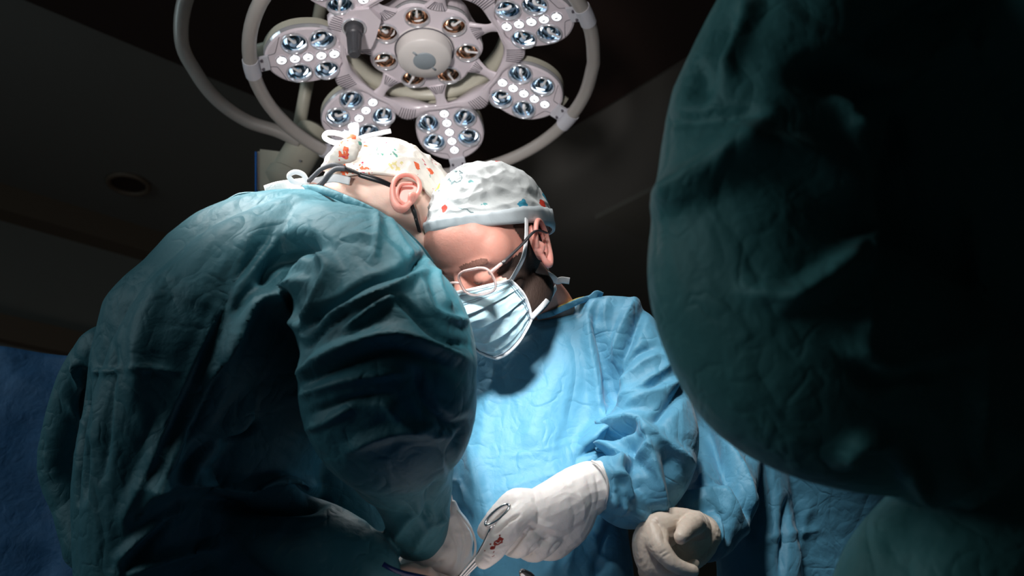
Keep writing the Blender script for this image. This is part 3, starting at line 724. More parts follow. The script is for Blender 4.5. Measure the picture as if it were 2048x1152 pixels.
# ================= surgeon in the blue gown, facing us, masked
MB = head_frame(984, 503, 1.38, (-0.50, -0.50, 0.70), (-0.39, 0.85, 0.33))
pB = empty('person', Vector((P(1075, 1152, 1.44).x, P(1075, 1152, 1.44).y, 0)),
           label='masked surgeon in light blue gown and circle-printed white cap, looking down at his gloved hand', cat='person')
bm = bmesh.new(); add_head(bm, MB)
s_chain(bm, [(1010, 530, 1.43, 58), (1062, 575, 1.48, 50), (1098, 622, 1.52, 54), (1100, 690, 1.55, 80)])
s_loft(bm, [(655, 1040, 1210, 1.57, 0.05), (720, 980, 1230, 1.56, 0.06), (900, 950, 1200, 1.52, 0.065), (1150, 950, 1190, 1.45, 0.065)], tail=[(0.8, 0.13, 0.09), (0.6, 0.13, 0.09)], n=24)
s_chain(bm, [(1215, 690, 1.53, 50), (1270, 790, 1.49, 38), (1298, 890, 1.43, 32), (1255, 965, 1.37, 28), (1190, 985, 1.31, 26)])
xb, yb = pB.location.x, pB.location.y
legs(bm, xb, yb, 0.75, Vector((-0.5, -0.85, 0)).normalized())
meB = fuse(bm, 0.0030, 14)
bodyB = mobj('body', meB, M_skin2, parent=pB)
make_ear(MB, -1, M_ear, bodyB)
patch(meB, MB, lambda x, y, z: (x < -0.043) & (y < 0.064 + z * 0.25) & (y > -0.036) & (z < 0.002) & (z > -0.125), 0.0009, 'beard', M_hair, bodyB)
patch(meB, MB, lambda x, y, z: (x < -0.048) & (y < 0.034) & (y > -0.10) & (y < 0.012 + 0.15 * z) & (z < 0.07) & (z > -0.01), 0.0012, 'hair', M_hair, bodyB)
for s in (-1, 1):
    patch(meB, MB, lambda x, y, z: (s * x > 0.014) & (s * x < 0.056) & (y > 0.04) & (np.abs(z - 0.022 + 6 * (s * x - 0.036) ** 2) < 0.0055 - 0.05 * np.clip(s * x - 0.04, 0, 1)), 0.0008, 'eyebrow', M_brow, bodyB)
    bm = bmesh.new(); tube(bm, [MB @ Vector((s * x, y, z)) for x, y, z in ((0.020, 0.0835, -0.006), (0.030, 0.0865, -0.0095), (0.044, 0.0800, -0.006))], [0.0006, 0.0012, 0.0006], n=6, sub=4)
    mobj('eyelashes', bm, M_hair, parent=bodyB)
def rimB(a):
    c = math.cos(a); return 0.076 * max(0, c) + 0.030 * (1 - abs(c)) - 0.035 * max(0, -c)
capB = make_cap(MB, M_cap2, pB, rimB, seed=4, wr=0.0024, puff=0.008, hem=M_cap2b, hemw=0.020, R3_=(0.081, 0.106, 0.122))
# ties of the cap behind the head
ribbon('cap_tie', [P(1064, 428, 1.45), P(1078, 432, 1.45), P(1081, 442, 1.45), P(1072, 449, 1.45), P(1062, 444, 1.45)], 0.0042, M_white, capB, hint=FW)
ribbon('cap_tie', [P(1060, 424, 1.45), P(1070, 416, 1.45), P(1077, 408, 1.46)], 0.003, M_white, capB, hint=FW)
# mask
def mask_pt(u, v, ex=0.0):
    a = u * math.radians(62 + 6 * math.sin(math.pi * v))
    vc = 1 - abs(u) ** 2.2
    rx = 0.071 + 0.002 * math.sin(math.pi * v); ry = 0.072 + 0.022 * math.exp(-((v - 0.28) / 0.22) ** 2) * vc + 0.006 * math.sin(math.pi * v) - 0.012 * v
    ztop = -0.012 - 0.010 * abs(u) ** 2 + 0.004 * vc; zbot = -0.131 + 0.042 * abs(u) ** 1.6
    z = ztop + (zbot - ztop) * v
    pl = ((v * 4.0) % 1.0); g = 0.0022 * (pl ** 2) * 1.5 * (0.6 + 0.4 * vc) if 0.15 < v < 0.9 else 0
    g += 0.0018 * noise.noise(Vector((u * 3, v * 3, 7.7))) + 0.0012 * (1 - 2 * abs(noise.noise(Vector((u * 4 + v * 2, v * 6 - u * 2, 2.2)))))
    k = 1 + (g + ex) / 0.07
    p = Vector((rx * math.sin(a) * k, 0.026 + ry * math.cos(a) * k, z))
    return MB @ p
bm = bmesh.new(); nu, nv = 100, 100; grid = [[bm.verts.new(mask_pt(-1 + 2 * i / nu, j / nv)) for i in range(nu + 1)] for j in range(nv + 1)]
for j in range(nv):
    for i in range(nu): bm.faces.new((grid[j][i], grid[j][i + 1], grid[j + 1][i + 1], grid[j + 1][i]))
mask = mobj('face_mask', bm, M_maskb, parent=pB)
sd = mask.modifiers.new('t', 'SOLIDIFY'); sd.thickness = 0.0012; sd.offset = -1
def mstrip(pts, wd, name='mask_border'):
    bm = bmesh.new(); tube(bm, pts, wd, n=8, sub=2, flat=(0.25, 1), hint=MB.to_3x3() @ Vector((0, 1, 0))); return mobj(name, bm, M_white, parent=mask)
for s in (-1, 1): mstrip([mask_pt(s * 0.985, j / 12, 0.0008) for j in range(13)], 0.0042)
mstrip([mask_pt(-1 + 2 * i / 24, 0.985, 0.0010) for i in range(25)], 0.0032)
mstrip([mask_pt(-1 + 2 * i / 24, 0.01, 0.0006) for i in range(25)], 0.0028)
bm = bmesh.new(); Rm = MB.to_3x3()
def dot_(p, r=0.0005): bm_box(bm, p, Rm @ Vector((r, 0, 0)), Rm @ Vector((0, r, 0)), Rm @ Vector((0, 0, r * 0.8)))
for i in range(110):
    u = -0.95 + 1.9 * i / 109
    for v in (0.115, 0.135, 0.045): dot_(mask_pt(u, v, 0.0009), 0.00045)
for s in (-1, 1):
    for i in range(46):
        for uu in (0.93, 0.96): dot_(mask_pt(s * uu, i / 46, 0.0011), 0.0005)
for i in range(90): dot_(mask_pt(-1 + 2 * i / 89, 0.955, 0.0012), 0.0006)
mobj('weld_dots', bm, M_stitch, parent=mask, kind='stuff', smooth=False)
sl = MB.to_3x3() @ Vector((-1, 0, 0))
ribbon('mask_strap', [mask_pt(-0.99, 0.02, 0.001), MB @ Vector((-0.0800, 0.038, -0.004)), MB @ Vector((-0.0825, 0.018, 0.014)), MB @ Vector((-0.0825, 0.004, 0.030)), MB @ Vector((-0.080, -0.008, 0.040))], 0.0042, M_white, mask, hint=sl)
ribbon('mask_strap', [mask_pt(-0.98, 0.97, 0.001), P(1085, 612, 1.345), P(1100, 594, 1.38), P(1112, 574, 1.44)], 0.0045, M_white, mask, hint=sl)
ribbon('mask_strap', [mask_pt(0.99, 0.02, 0.001), MB @ Vector((0.078, 0.02, 0.02)), MB @ Vector((0.088, -0.04, 0.05))], 0.004, M_white, mask)
ribbon('strap_bow', [P(1084, 524, 1.47), P(1090, 534, 1.47), P(1093, 548, 1.47), P(1087, 550, 1.46), P(1085, 534, 1.46)], 0.0046, M_white, mask, hint=FW)
ribbon('strap_end', [P(1088, 546, 1.46), P(1102, 553, 1.46), P(1114, 562, 1.465), P(1124, 560, 1.46), P(1139, 562, 1.46)], 0.0052, M_white, mask, hint=FW)
# spectacles
MG = MB @ Matrix.Translation((-0.014, 0.0, 0.005))
gl = empty('spectacles', MB @ Vector((0, 0.1, 0)), parent=pB); gl['kind'] = 'thing'
WM[gl.name] = Matrix.Translation(gl.location)
gl.matrix_parent_inverse = Matrix.Translation(pB.location).inverted()
def lens_loop(s, k=1.0, dy=0.0):
    pts = []
    for j in range(24):
        q = 2 * math.pi * j / 24; c, sn = math.cos(q), math.sin(q)
        x = 0.0275 * k * math.copysign(abs(c) ** 0.72, c); z = 0.0195 * k * math.copysign(abs(sn) ** 0.75, sn)
        pts.append(MG @ Vector((s * 0.038 + x, 0.114 + dy - 0.10 * (abs(s * 0.038 + x)) , 0.000 + z + (0.002 if sn > 0 else 0) * abs(c))))
    return pts
for s in (-1, 1):
    bm = bmesh.new(); tube(bm, lens_loop(s), 0.0019, n=8, sub=2, closed=True); mobj('rim', bm, M_frame, parent=gl)
    bm = bmesh.new(); R_ = bm_rings(bm, [lens_loop(s, 0.97, -0.0005), lens_loop(s, 0.97, 0.0005)]); mobj('lens', bm, M_lens, parent=gl, smooth=False)
    bm = bmesh.new(); tube(bm, [MG @ Vector((s * x, y, z)) for x, y, z in ((0.0610, 0.1080, 0.008), (0.069, 0.100, 0.011), (0.0735, 0.090, 0.012))], 0.0024, n=8, sub=3); mobj('hinge', bm, M_frame, parent=gl)
    bm = bmesh.new(); tube(bm, [MG @ Vector((s * x, y, z)) for x, y, z in ((0.0735, 0.090, 0.012), (0.0785, 0.045, 0.014), (0.080, 0.005, 0.016), (0.078, -0.02, 0.0))], [0.0028, 0.0026, 0.0026, 0.002], n=8, sub=4, flat=(0.6, 1.3), hint=MB.to_3x3() @ Vector((0, 0, 1))); mobj('temple', bm, M_black, parent=gl)
bm = bmesh.new(); tube(bm, [MG @ Vector((x, y, z)) for x, y, z in ((-0.0110, 0.1125, 0.003), (0, 0.118, 0.008), (0.0110, 0.1125, 0.003))], 0.0019, n=8, sub=4); mobj('bridge', bm, M_frame, parent=gl)
# gown of the masked surgeon
bm = bmesh.new()
s_loft(bm, [(628, 1070, 1195, 1.55, 0.060), (640, 1030, 1235, 1.55, 0.085), (665, 975, 1268, 1.55, 0.100), (700, 932, 1285, 1.545, 0.108), (760, 915, 1290, 1.53, 0.110), (820, 905, 1280, 1.515, 0.112), (900, 895, 1255, 1.49, 0.114), (1000, 890, 1250, 1.46, 0.116), (1152, 885, 1265, 1.42, 0.12)],
       tail=[(0.95, 0.165, 0.14), (0.7, 0.19, 0.15), (0.42, 0.21, 0.16)])
s_chain(bm, [(1130, 665, 1.54, 55), (1225, 668, 1.53, 74), (1268, 740, 1.50, 92), (1290, 815, 1.46, 92), (1306, 880, 1.41, 90), (1296, 940, 1.375, 84), (1262, 985, 1.34, 72), (1224, 973, 1.315, 60)], n=28)
s_chain(bm, [(1225, 668, 1.53, 70), (1255, 640, 1.53, 48), (1180, 640, 1.54, 45)])
# other sleeve, reaching down at the left behind his colleague's arm
s_chain(bm, [(960, 740, 1.55, 60), (905, 860, 1.50, 60), (900, 960, 1.44, 52), (925, 1040, 1.40, 48), (920, 1090, 1.38, 40)])
me = fuse(bm, 0.0034, 10)
folds = [
 # chest and shoulder
 ([(1188, 640), (1205, 700), (1215, 770), (1222, 830)], -12, 16, 7), ([(1172, 640), (1180, 700), (1190, 760), (1198, 840)], 7, 16, 10),
 ([(1290, 615), (1262, 680), (1232, 745), (1222, 820)], -9, 8, 14), ([(1268, 600), (1240, 660), (1224, 720)], 8, 16, 8),
 ([(1215, 600), (1208, 640), (1222, 690)], 5, 10, 10), ([(1195, 600), (1180, 625), (1176, 660)], 4, 8, 12),
 ([(1235, 745), (1275, 705), (1310, 692)], -6, 7, 12), ([(1232, 770), (1285, 725), (1325, 712)], 5, 10, 14),
 ([(1240, 800), (1290, 770), (1345, 725)], 6, 16, 8), ([(1230, 815), (1270, 785), (1320, 765)], -6, 8, 10),
 # long folds of upper sleeve towards the elbow
 ([(1180, 870), (1245, 800), (1300, 788)], 9, 12, 16), ([(1255, 815), (1310, 790), (1370, 760)], 6, 12, 12), ([(1300, 850), (1345, 800), (1385, 745)], -8, 8, 12),
 # bunched forearm folds
 ([(1165, 895), (1205, 855), (1260, 840), (1285, 846)], 13, 11, 16), ([(1158, 915), (1205, 890), (1275, 856)], -11, 9, 11),
 ([(1168, 912), (1220, 900), (1275, 868)], 9, 8, 12), ([(1195, 890), (1232, 905), (1240, 935)], 9, 10, 8), ([(1190, 892), (1215, 888), (1240, 905), (1262, 930)], 6, 7, 7),
 ([(1284, 848), (1298, 900), (1310, 960), (1322, 1030)], 11, 20, 9), ([(1284, 850), (1320, 880), (1355, 905), (1382, 928)], 8, 12, 12),
 ([(1240, 925), (1285, 905), (1298, 895)], 8, 8, 12), ([(1238, 910), (1260, 935), (1272, 985)], -9, 9, 9), ([(1225, 948), (1252, 958), (1262, 1000)], 8, 8, 8),
 ([(1265, 890), (1272, 940), (1290, 990)], -9, 10, 10), ([(1215, 990), (1250, 1010), (1300, 1040)], 7, 10, 12), ([(1330, 900), (1345, 960), (1350, 1030)], -10, 12, 16),
 ([(1210, 930), (1228, 965), (1226, 1010)], 7, 7, 7), ([(1242, 975), (1246, 1005), (1238, 1030)], 6, 6, 6),
 # front of gown
 ([(1130, 720), (1090, 800), (1060, 900)], 3, 30, 30, 1), ([(985, 760), (960, 900), (945, 1050)], 4, 16, 22, 1), ([(935, 870), (955, 960), (985, 1060)], 3, 10, 14, 1), ([(1180, 760), (1150, 850), (1130, 900)], -4, 25, 25, 1),
 ([(1170, 1000), (1150, 1080), (1130, 1150)], 4, 12, 10), ([(1230, 1040), (1205, 1090), (1190, 1150)], -6, 14, 10), ([(1100, 1060), (1110, 1110), (1100, 1150)], 3, 8, 8), ([(1180, 1060), (1200, 1110), (1240, 1150)], 4, 8, 10),
 ([(1040, 640), (1090, 660), (1150, 640)], 2.5, 8, 8), ([(960, 690), (955, 720), (945, 760)], 3, 8, 8), ([(975, 700), (990, 730), (985, 780)], 2.5, 8, 8),
 ([(990, 985), (1060, 960), (1130, 945)], 1.2, 5, 5), ([(1000, 915), (1070, 905), (1150, 880)], 1.0, 5, 5),
 ([(905, 960), (930, 985), (938, 1010)], 6, 7, 7), ([(900, 1000), (925, 1010), (945, 1040)], -6, 7, 7), ([(905, 1040), (930, 1050), (950, 1080)], 6, 7, 7),
]
sculpt(me, folds, crumple=[(1.8, 9, (1, 1, 0.7)), (0.8, 24, (1, 1, 1))], seed=11)
me = relax(me, 1)
gownB = mobj('gown', me, M_blue, parent=pB)
def collar(pts, r, mat, parent, name='collar', flat=(0.4, 1), hint=None):
    bm = bmesh.new(); tube(bm, pts, r, n=10, sub=6, flat=flat, hint=hint); return mobj(name, bm, mat, parent=parent)
collar([P(1075, 634, 1.475), P(1100, 628, 1.465), P(1130, 615, 1.475), P(1160, 602, 1.50), P(1188, 594, 1.54)], 0.005, M_blue, gownB, hint=FW)
collar([P(1100, 622, 1.475), P(1125, 612, 1.48), P(1150, 601, 1.50), P(1165, 597, 1.52)], 0.005, M_yellow, pB, name='undershirt')
ribbon('gown_tie', [P(1175, 603, 1.52), P(1186, 594, 1.52), P(1194, 588, 1.525), P(1204, 592, 1.53)], 0.006, M_blue, gownB, hint=FW)
shoes(xb, yb, Vector((-0.5, -0.85, 0)).normalized(), pB)
# his gloved hand with the forceps
gB = glove_mesh([
 [(1190, 971, 1.303, 51), (1160, 985, 1.290, 55), (1120, 1012, 1.272, 58, 0.80), (1080, 1030, 1.262, 54, 0.7), (1052, 1040, 1.258, 42, 0.7)],
 [(1150, 1000, 1.285, 52), (1128, 1045, 1.285, 54, 0.8), (1100, 1066, 1.285, 46, 0.8)],
 [(1048, 1028, 1.245, 30), (1020, 1055, 1.228, 27), (1001, 1080, 1.222, 25), (984, 1104, 1.218, 22), (968, 1120, 1.216, 18)],           # index
 [(1060, 1012, 1.262, 34), (1032, 1008, 1.262, 31), (1008, 1022, 1.262, 24), (988, 1042, 1.260, 21), (972, 1062, 1.258, 18)],           # thumb
 [(1075, 1052, 1.262, 30), (1058, 1078, 1.244, 24), (1038, 1096, 1.244, 20), (1020, 1096, 1.262, 17)],                                  # middle
 [(1105, 1062, 1.272, 30), (1092, 1090, 1.256, 22), (1070, 1106, 1.256, 19), (1052, 1104, 1.272, 16)],                                  # ring
 [(1130, 1075, 1.290, 30), (1112, 1100, 1.280, 20), (1090, 1104, 1.282, 17)],                                                           # little
], smooth=4, strokes=[([(1200, 920), (1212, 960), (1206, 1012)], 2.2, 4, 4), ([(1175, 960), (1186, 1000), (1180, 1030)], -2.2, 5, 5), ([(1158, 985), (1168, 1015), (1165, 1040)], 2, 5, 5), ([(1190, 950), (1198, 990), (1192, 1020)], -2, 4, 4),
 ([(1140, 1000), (1150, 1030), (1146, 1055)], -1.8, 6, 6), ([(1060, 1050), (1080, 1070), (1100, 1085)], -2.5, 5, 5), ([(1062, 1048), (1042, 1075), (1024, 1098), (1012, 1112)], -3.8, 3.5, 3.5), ([(1094, 1074), (1074, 1088), (1058, 1108)], -3.8, 3.5, 3.5), ([(1124, 1078), (1110, 1090), (1098, 1108)], -3.2, 3.5, 3.5), ([(1040, 1030), (1015, 1044), (990, 1068)], -5, 3, 3), ([(1062, 1040), (1085, 1050), (1120, 1062)], 2.5, 7, 7),
 ([(970, 1106), (985, 1118)], -0.8, 2, 2), ([(964, 1112), (978, 1124)], -0.8, 2, 2), ([(1010, 1045), (1030, 1068)], -0.8, 3, 3)], crumple=((0.5, 45, (1, 1, 1)),), seed=3)
glB = mobj('glove', gB, M_glove, parent=pB)
bm = bmesh.new()
tube(bm, [P(1184, 922, 1.288), P(1196, 928, 1.276), P(1208, 942, 1.265), P(1216, 970, 1.262), P(1214, 998, 1.268), P(1204, 1020, 1.285), P(1196, 1028, 1.30)], 0.0018, n=8, sub=5)
mobj('glove_cuff', bm, M_glove, parent=glB)
bm = bmesh.new()
for x, y, r in ((985, 1096, 0.0028), (990, 1088, 0.0020), (1000, 1078, 0.0026), (996, 1083, 0.0018), (1003, 1085, 0.0015), (979, 1088, 0.0012), (988, 1103, 0.0014), (998, 1070, 0.0012), (966, 1100, 0.0010), (1005, 1078, 0.0012)):
    best = None
    dg = None
    c = P(x, y, 1.205)
    s_ball(bm, c, RT * r * 1.3, UP * r * 0.9, FW * 0.0007, n=8)
for sq in ([(984, 1098), (990, 1092), (988, 1084), (995, 1080)], [(992, 1090), (1000, 1087), (1005, 1079), (998, 1074)], [(986, 1104), (988, 1110), (984, 1113)]):
    tube(bm, [P(x, y, 1.205) for x, y in sq], 0.0009, n=6, sub=4)
bl = mobj('blood_mark', bm, M_blood, parent=glB, kind='stuff')
swm = bl.modifiers.new('s', 'SHRINKWRAP'); swm.target = glB; swm.offset = 0.0003; swm.wrap_method = 'NEAREST_SURFACEPOINT'
# ================= surgeon with his back to us
MA = head_frame(784, 446, 1.40, (0.77, -0.60, -0.12), (0.50, 0.62, -0.60))
pA = empty('person', Vector((P(400, 1152, 1.3).x, P(400, 1152, 1.3).y, 0)),
           label='surgeon bent over the table with his back turned, dark teal gown, orange-printed cap', cat='person')
bm = bmesh.new(); add_head(bm, MA)
s_chain(bm, [(766, 430, 1.40, 80), (700, 428, 1.38, 82), (630, 455, 1.36, 92), (560, 520, 1.36, 105)])
s_loft(bm, [(440, 470, 690, 1.40, 0.05), (520, 350, 760, 1.40, 0.07), (620, 290, 780, 1.40, 0.08), (800, 250, 560, 1.38, 0.08), (1000, 240, 520, 1.36, 0.08), (1150, 240, 520, 1.34, 0.08)], tail=[(0.8, 0.14, 0.09), (0.6, 0.14, 0.09)], n=24)
s_chain(bm, [(720, 560, 1.30, 60), (770, 700, 1.26, 58), (800, 850, 1.26, 52), (850, 960, 1.27, 45), (885, 1050, 1.28, 32)])
xa, ya = pA.location.x, pA.location.y; fdA = Vector((0.75, 0.66, 0)).normalized()
legs(bm, xa, ya, 0.75, fdA)
meA = fuse(bm, 0.004, 3)
bodyA = mobj('body', meA, M_skin1, parent=pA)
make_ear(MA, 1, M_ear, bodyA)
def rimA(a):
    c = math.cos(a); return 0.020 * max(0, c) + 0.028 * (1 - abs(c)) - 0.030 * max(0, -c)
capA = make_cap(MA, M_cap1, pA, rimA, seed=9, wr=0.0026, puff=0.012, R3_=(0.081, 0.105, 0.118))
# gathered knot and ties of that cap
bm = bmesh.new()
for i in range(7):
    a = i * 0.9
    tube(bm, [P(705 + 8 * math.cos(a), 290 + 10 * math.sin(a), 1.335), P(690 - 14 * math.cos(a), 305 + 6 * math.sin(a * 2), 1.325), P(668 - 6 * math.sin(a), 322 + 8 * math.cos(a), 1.335), P(650 + 4 * i, 334 - 2 * i, 1.35)], [0.008, 0.010, 0.009, 0.006], n=10, sub=4, roundcap=True)
me = fuse(bm, 0.0018, 2); sculpt(me, [], crumple=[(1.2, 40, (1, 1, 1))], seed=5); mobj('gathered_knot', me, M_cap1, parent=capA)
ribbon('cap_tie', [P(705, 280, 1.33), P(680, 268, 1.33), P(655, 266, 1.33), P(650, 276, 1.33), P(672, 286, 1.33), P(700, 284, 1.33)], 0.0038, M_white, capA, hint=FW)
ribbon('cap_tie', [P(700, 282, 1.335), P(704, 262, 1.335), P(712, 250, 1.335), P(712, 268, 1.335), P(706, 282, 1.335)], 0.0045, M_white, capA, hint=FW)
ribbon('cap_tie', [P(705, 282, 1.34), P(735, 272, 1.34), P(762, 266, 1.345), P(782, 262, 1.35)], 0.0035, M_white, capA, hint=FW)
# strap and cords of his eyewear, black
ey = empty('eyewear', P(760, 360, 1.33), parent=pA); WM[ey.name] = Matrix.Translation(ey.location); ey.matrix_parent_inverse = Matrix.Translation(pA.location).inverted()
bm = bmesh.new(); tube(bm, [P(668, 334, 1.325), P(692, 338, 1.322), P(718, 347, 1.320), P(722, 350, 1.320), P(758, 361, 1.322), P(795, 377, 1.335)], [0.0035, 0.0048, 0.0030, 0.0042, 0.0040, 0.0030], n=10, sub=4, flat=(0.6, 1)); mobj('temple', bm, M_black, parent=ey)
bm = bmesh.new(); tube(bm, [P(690, 336, 1.318), P(668, 330, 1.318), P(645, 337, 1.318), P(628, 352, 1.325), P(608, 373, 1.34), P(596, 392, 1.36)], 0.0034, n=10, sub=5); mobj('cord', bm, M_cord, parent=ey)
bm = bmesh.new(); tube(bm, [P(690, 338, 1.312), P(672, 338, 1.312), P(658, 348, 1.312), P(645, 366, 1.32), P(630, 378, 1.335), P(618, 392, 1.36)], 0.0036, n=10, sub=5); mobj('cord', bm, M_cord, parent=ey)
bm = bmesh.new(); tube(bm, [P(823, 408, 1.335), P(827, 420, 1.332), P(832, 436, 1.333)], [0.004, 0.0058, 0.004], n=10, sub=4, flat=(0.6, 1)); tube(bm, [P(831, 434, 1.333), P(838, 460, 1.34), P(846, 492, 1.355)], [0.003, 0.0026, 0.0022], n=8, sub=3); mobj('side_arm', bm, M_black, parent=ey)
ribbon('mask_tape', [P(700, 362, 1.322), P(668, 356, 1.318), P(640, 362, 1.325), P(610, 372, 1.345)], 0.006, M_white, pA, hint=FW)
ribbon('mask_bow', [P(616, 368, 1.33), P(607, 350, 1.33), P(590, 344, 1.33), P(578, 352, 1.33), P(588, 364, 1.33), P(612, 369, 1.33)], 0.0036, M_white, pA, hint=FW)
ribbon('mask_tape', [P(614, 368, 1.34), P(585, 372, 1.34), P(556, 376, 1.34), P(531, 384, 1.345)], 0.0095, M_gauze, pA, hint=FW)
# gown of that surgeon
bm = bmesh.new()
s_loft(bm, [(384, 545, 655, 1.345, 0.035), (396, 478, 690, 1.345, 0.065), (425, 408, 738, 1.345, 0.090), (470, 352, 785, 1.345, 0.110), (520, 302, 830, 1.345, 0.124), (580, 240, 866, 1.34, 0.132), (620, 218, 880, 1.34, 0.132), (690, 202, 840, 1.34, 0.130), (800, 185, 740, 1.34, 0.125), (900, 168, 650, 1.34, 0.125), (1000, 162, 640, 1.34, 0.125), (1152, 172, 640, 1.32, 0.13)],
       tail=[(0.85, 0.19, 0.14), (0.6, 0.20, 0.15), (0.42, 0.21, 0.16)])
s_chain(bm, [(590, 470, 1.27, 85), (500, 560, 1.24, 130), (400, 690, 1.235, 150), (335, 820, 1.235, 140), (300, 960, 1.24, 125), (290, 1130, 1.24, 118)], n=28)
s_chain(bm, [(630, 490, 1.25, 92), (706, 545, 1.20, 132), (748, 628, 1.17, 158), (775, 690, 1.15, 172), (778, 780, 1.15, 176), (790, 850, 1.17, 160), (800, 905, 1.20, 118)], n=28)
s_chain(bm, [(790, 850, 1.18, 130), (812, 930, 1.22, 98), (830, 1010, 1.25, 74), (838, 1060, 1.27, 62)], n=24)
s_chain(bm, [(750, 520, 1.28, 54), (806, 570, 1.25, 56), (858, 625, 1.22, 58)])
# loose flap at the far left and skirt folds
s_chain(bm, [(205, 700, 1.36, 50), (160, 760, 1.38, 44), (135, 850, 1.39, 45), (118, 930, 1.39, 40), (150, 1010, 1.38, 45), (190, 1090, 1.36, 60)], n=18)
s_chain(bm, [(560, 700, 1.36, 90), (520, 900, 1.36, 120), (500, 1100, 1.34, 130)])
s_chain(bm, [(600, 880, 1.40, 90), (690, 1010, 1.40, 95), (720, 1160, 1.38, 100)])
s_chain(bm, [(470, 1020, 1.27, 60), (560, 1060, 1.25, 80), (700, 1130, 1.22, 90), (720, 1230, 1.2, 90)])
me = fuse(bm, 0.0036, 12)
foldsA = [
 # back: long drapes
 ([(540, 470), (470, 560), (430, 660), (370, 790), (330, 880)], -9, 10, 18), ([(500, 480), (455, 590), (395, 720), (330, 860), (250, 1040)], 9, 22, 14),
 ([(600, 560), (520, 590), (480, 640), (430, 740)], 14, 20, 10), ([(470, 640), (400, 800), (345, 900), (290, 1010)], 14, 26, 12), ([(455, 690), (420, 780), (365, 890)], -14, 16, 20),
 ([(640, 500), (590, 490), (545, 540), (530, 580)], -14, 16, 18), ([(628, 500), (660, 540), (640, 600), (610, 660)], 8, 14, 10), ([(530, 580), (560, 610), (600, 655)], 8, 8, 16),
 ([(500, 790), (450, 850), (360, 950)], 12, 20, 12), ([(500, 850), (420, 880), (340, 960)], -10, 12, 12), ([(620, 970), (500, 975), (380, 950), (300, 960)], 12, 22, 14), ([(640, 1010), (520, 1015), (420, 1000)], -12, 12, 16),
 ([(370, 1010), (300, 1060), (240, 1120)], 8, 16, 12), ([(345, 1030), (290, 1090), (250, 1150)], -8, 10, 10), ([(430, 1100), (350, 1110), (240, 1150)], 9, 14, 14),
 ([(230, 700), (215, 800), (205, 950)], -5, 10, 14), ([(330, 550), (290, 650), (270, 800)], 4, 22, 22, 1), ([(260, 740), (300, 735), (350, 745)], 2.5, 6, 6), ([(190, 745), (215, 742), (240, 738)], 4, 5, 5),
 ([(150, 725), (162, 760), (170, 790)], 7, 7, 9), ([(140, 810), (160, 840), (175, 880)], 5, 8, 8), ([(172, 745), (168, 850), (165, 1000)], -12, 8, 8),
 # shoulder: arm-hole seam and pulls
 ([(845, 512), (800, 545), (730, 570), (660, 620), (610, 665)], -7, 5, 8), ([(862, 500), (830, 530), (800, 548)], -8, 5, 6), ([(850, 545), (790, 575), (730, 600), (650, 640)], 5.5, 8, 7), ([(800, 590), (750, 615), (690, 660)], 4, 7, 6), ([(700, 625), (650, 660), (615, 700)], -4, 5, 6),
 ([(745, 400), (755, 450), (745, 520)], 3, 8, 6), ([(775, 435), (800, 480), (830, 520)], 3, 8, 8), ([(700, 470), (760, 480), (810, 530)], 2.5, 10, 10),
 ([(840, 560), (860, 620), (905, 640), (930, 640)], 5, 8, 8), ([(790, 590), (830, 630), (880, 680), (930, 690)], -6, 7, 9), ([(870, 540), (878, 590), (900, 620)], 5, 7, 7),
 ([(600, 750), (680, 700), (780, 670), (860, 690), (930, 720)], 8, 14, 18), ([(600, 770), (690, 730), (790, 700), (880, 720)], -5, 9, 12),
 ([(600, 790), (700, 760), (800, 745)], 4, 10, 10), ([(620, 830), (700, 800), (780, 790)], -4, 9, 9), ([(610, 860), (660, 840), (700, 815)], 3, 7, 7), ([(830, 740), (850, 800), (900, 850), (940, 840)], -6, 10, 12), ([(760, 800), (830, 860), (890, 870)], 4, 14, 14),
 ([(700, 900), (760, 870), (860, 850)], 5, 12, 12), ([(930, 860), (900, 905), (905, 960)], -4, 10, 8), ([(860, 1000), (820, 1030), (790, 1080)], 5, 9, 9), ([(895, 1030), (850, 1060), (830, 1100)], 4, 7, 7), ([(880, 960), (850, 1010), (860, 1050)], -5, 8, 8),
]
FG = 2.2
sculpt(me, foldsA, crumple=[(2.2, 8, (1, 1, 0.6)), (0.8, 22, (1, 1, 1))], seed=21)
me = relax(me, 1)
gownA = mobj('gown', me, M_teal, parent=pA)
ribbon('gown_tie', [P(500, 398, 1.30), P(475, 400, 1.30), P(455, 408, 1.31), P(480, 394, 1.31), P(510, 392, 1.31)], 0.006, M_teal, gownA, hint=FW)
collar([P(592, 379, 1.345), P(635, 378, 1.300), P(690, 398, 1.275), P(742, 422, 1.262), P(790, 452, 1.262), P(838, 496, 1.275), P(862, 530, 1.30)], 0.006, M_teal, gownA, hint=FW)
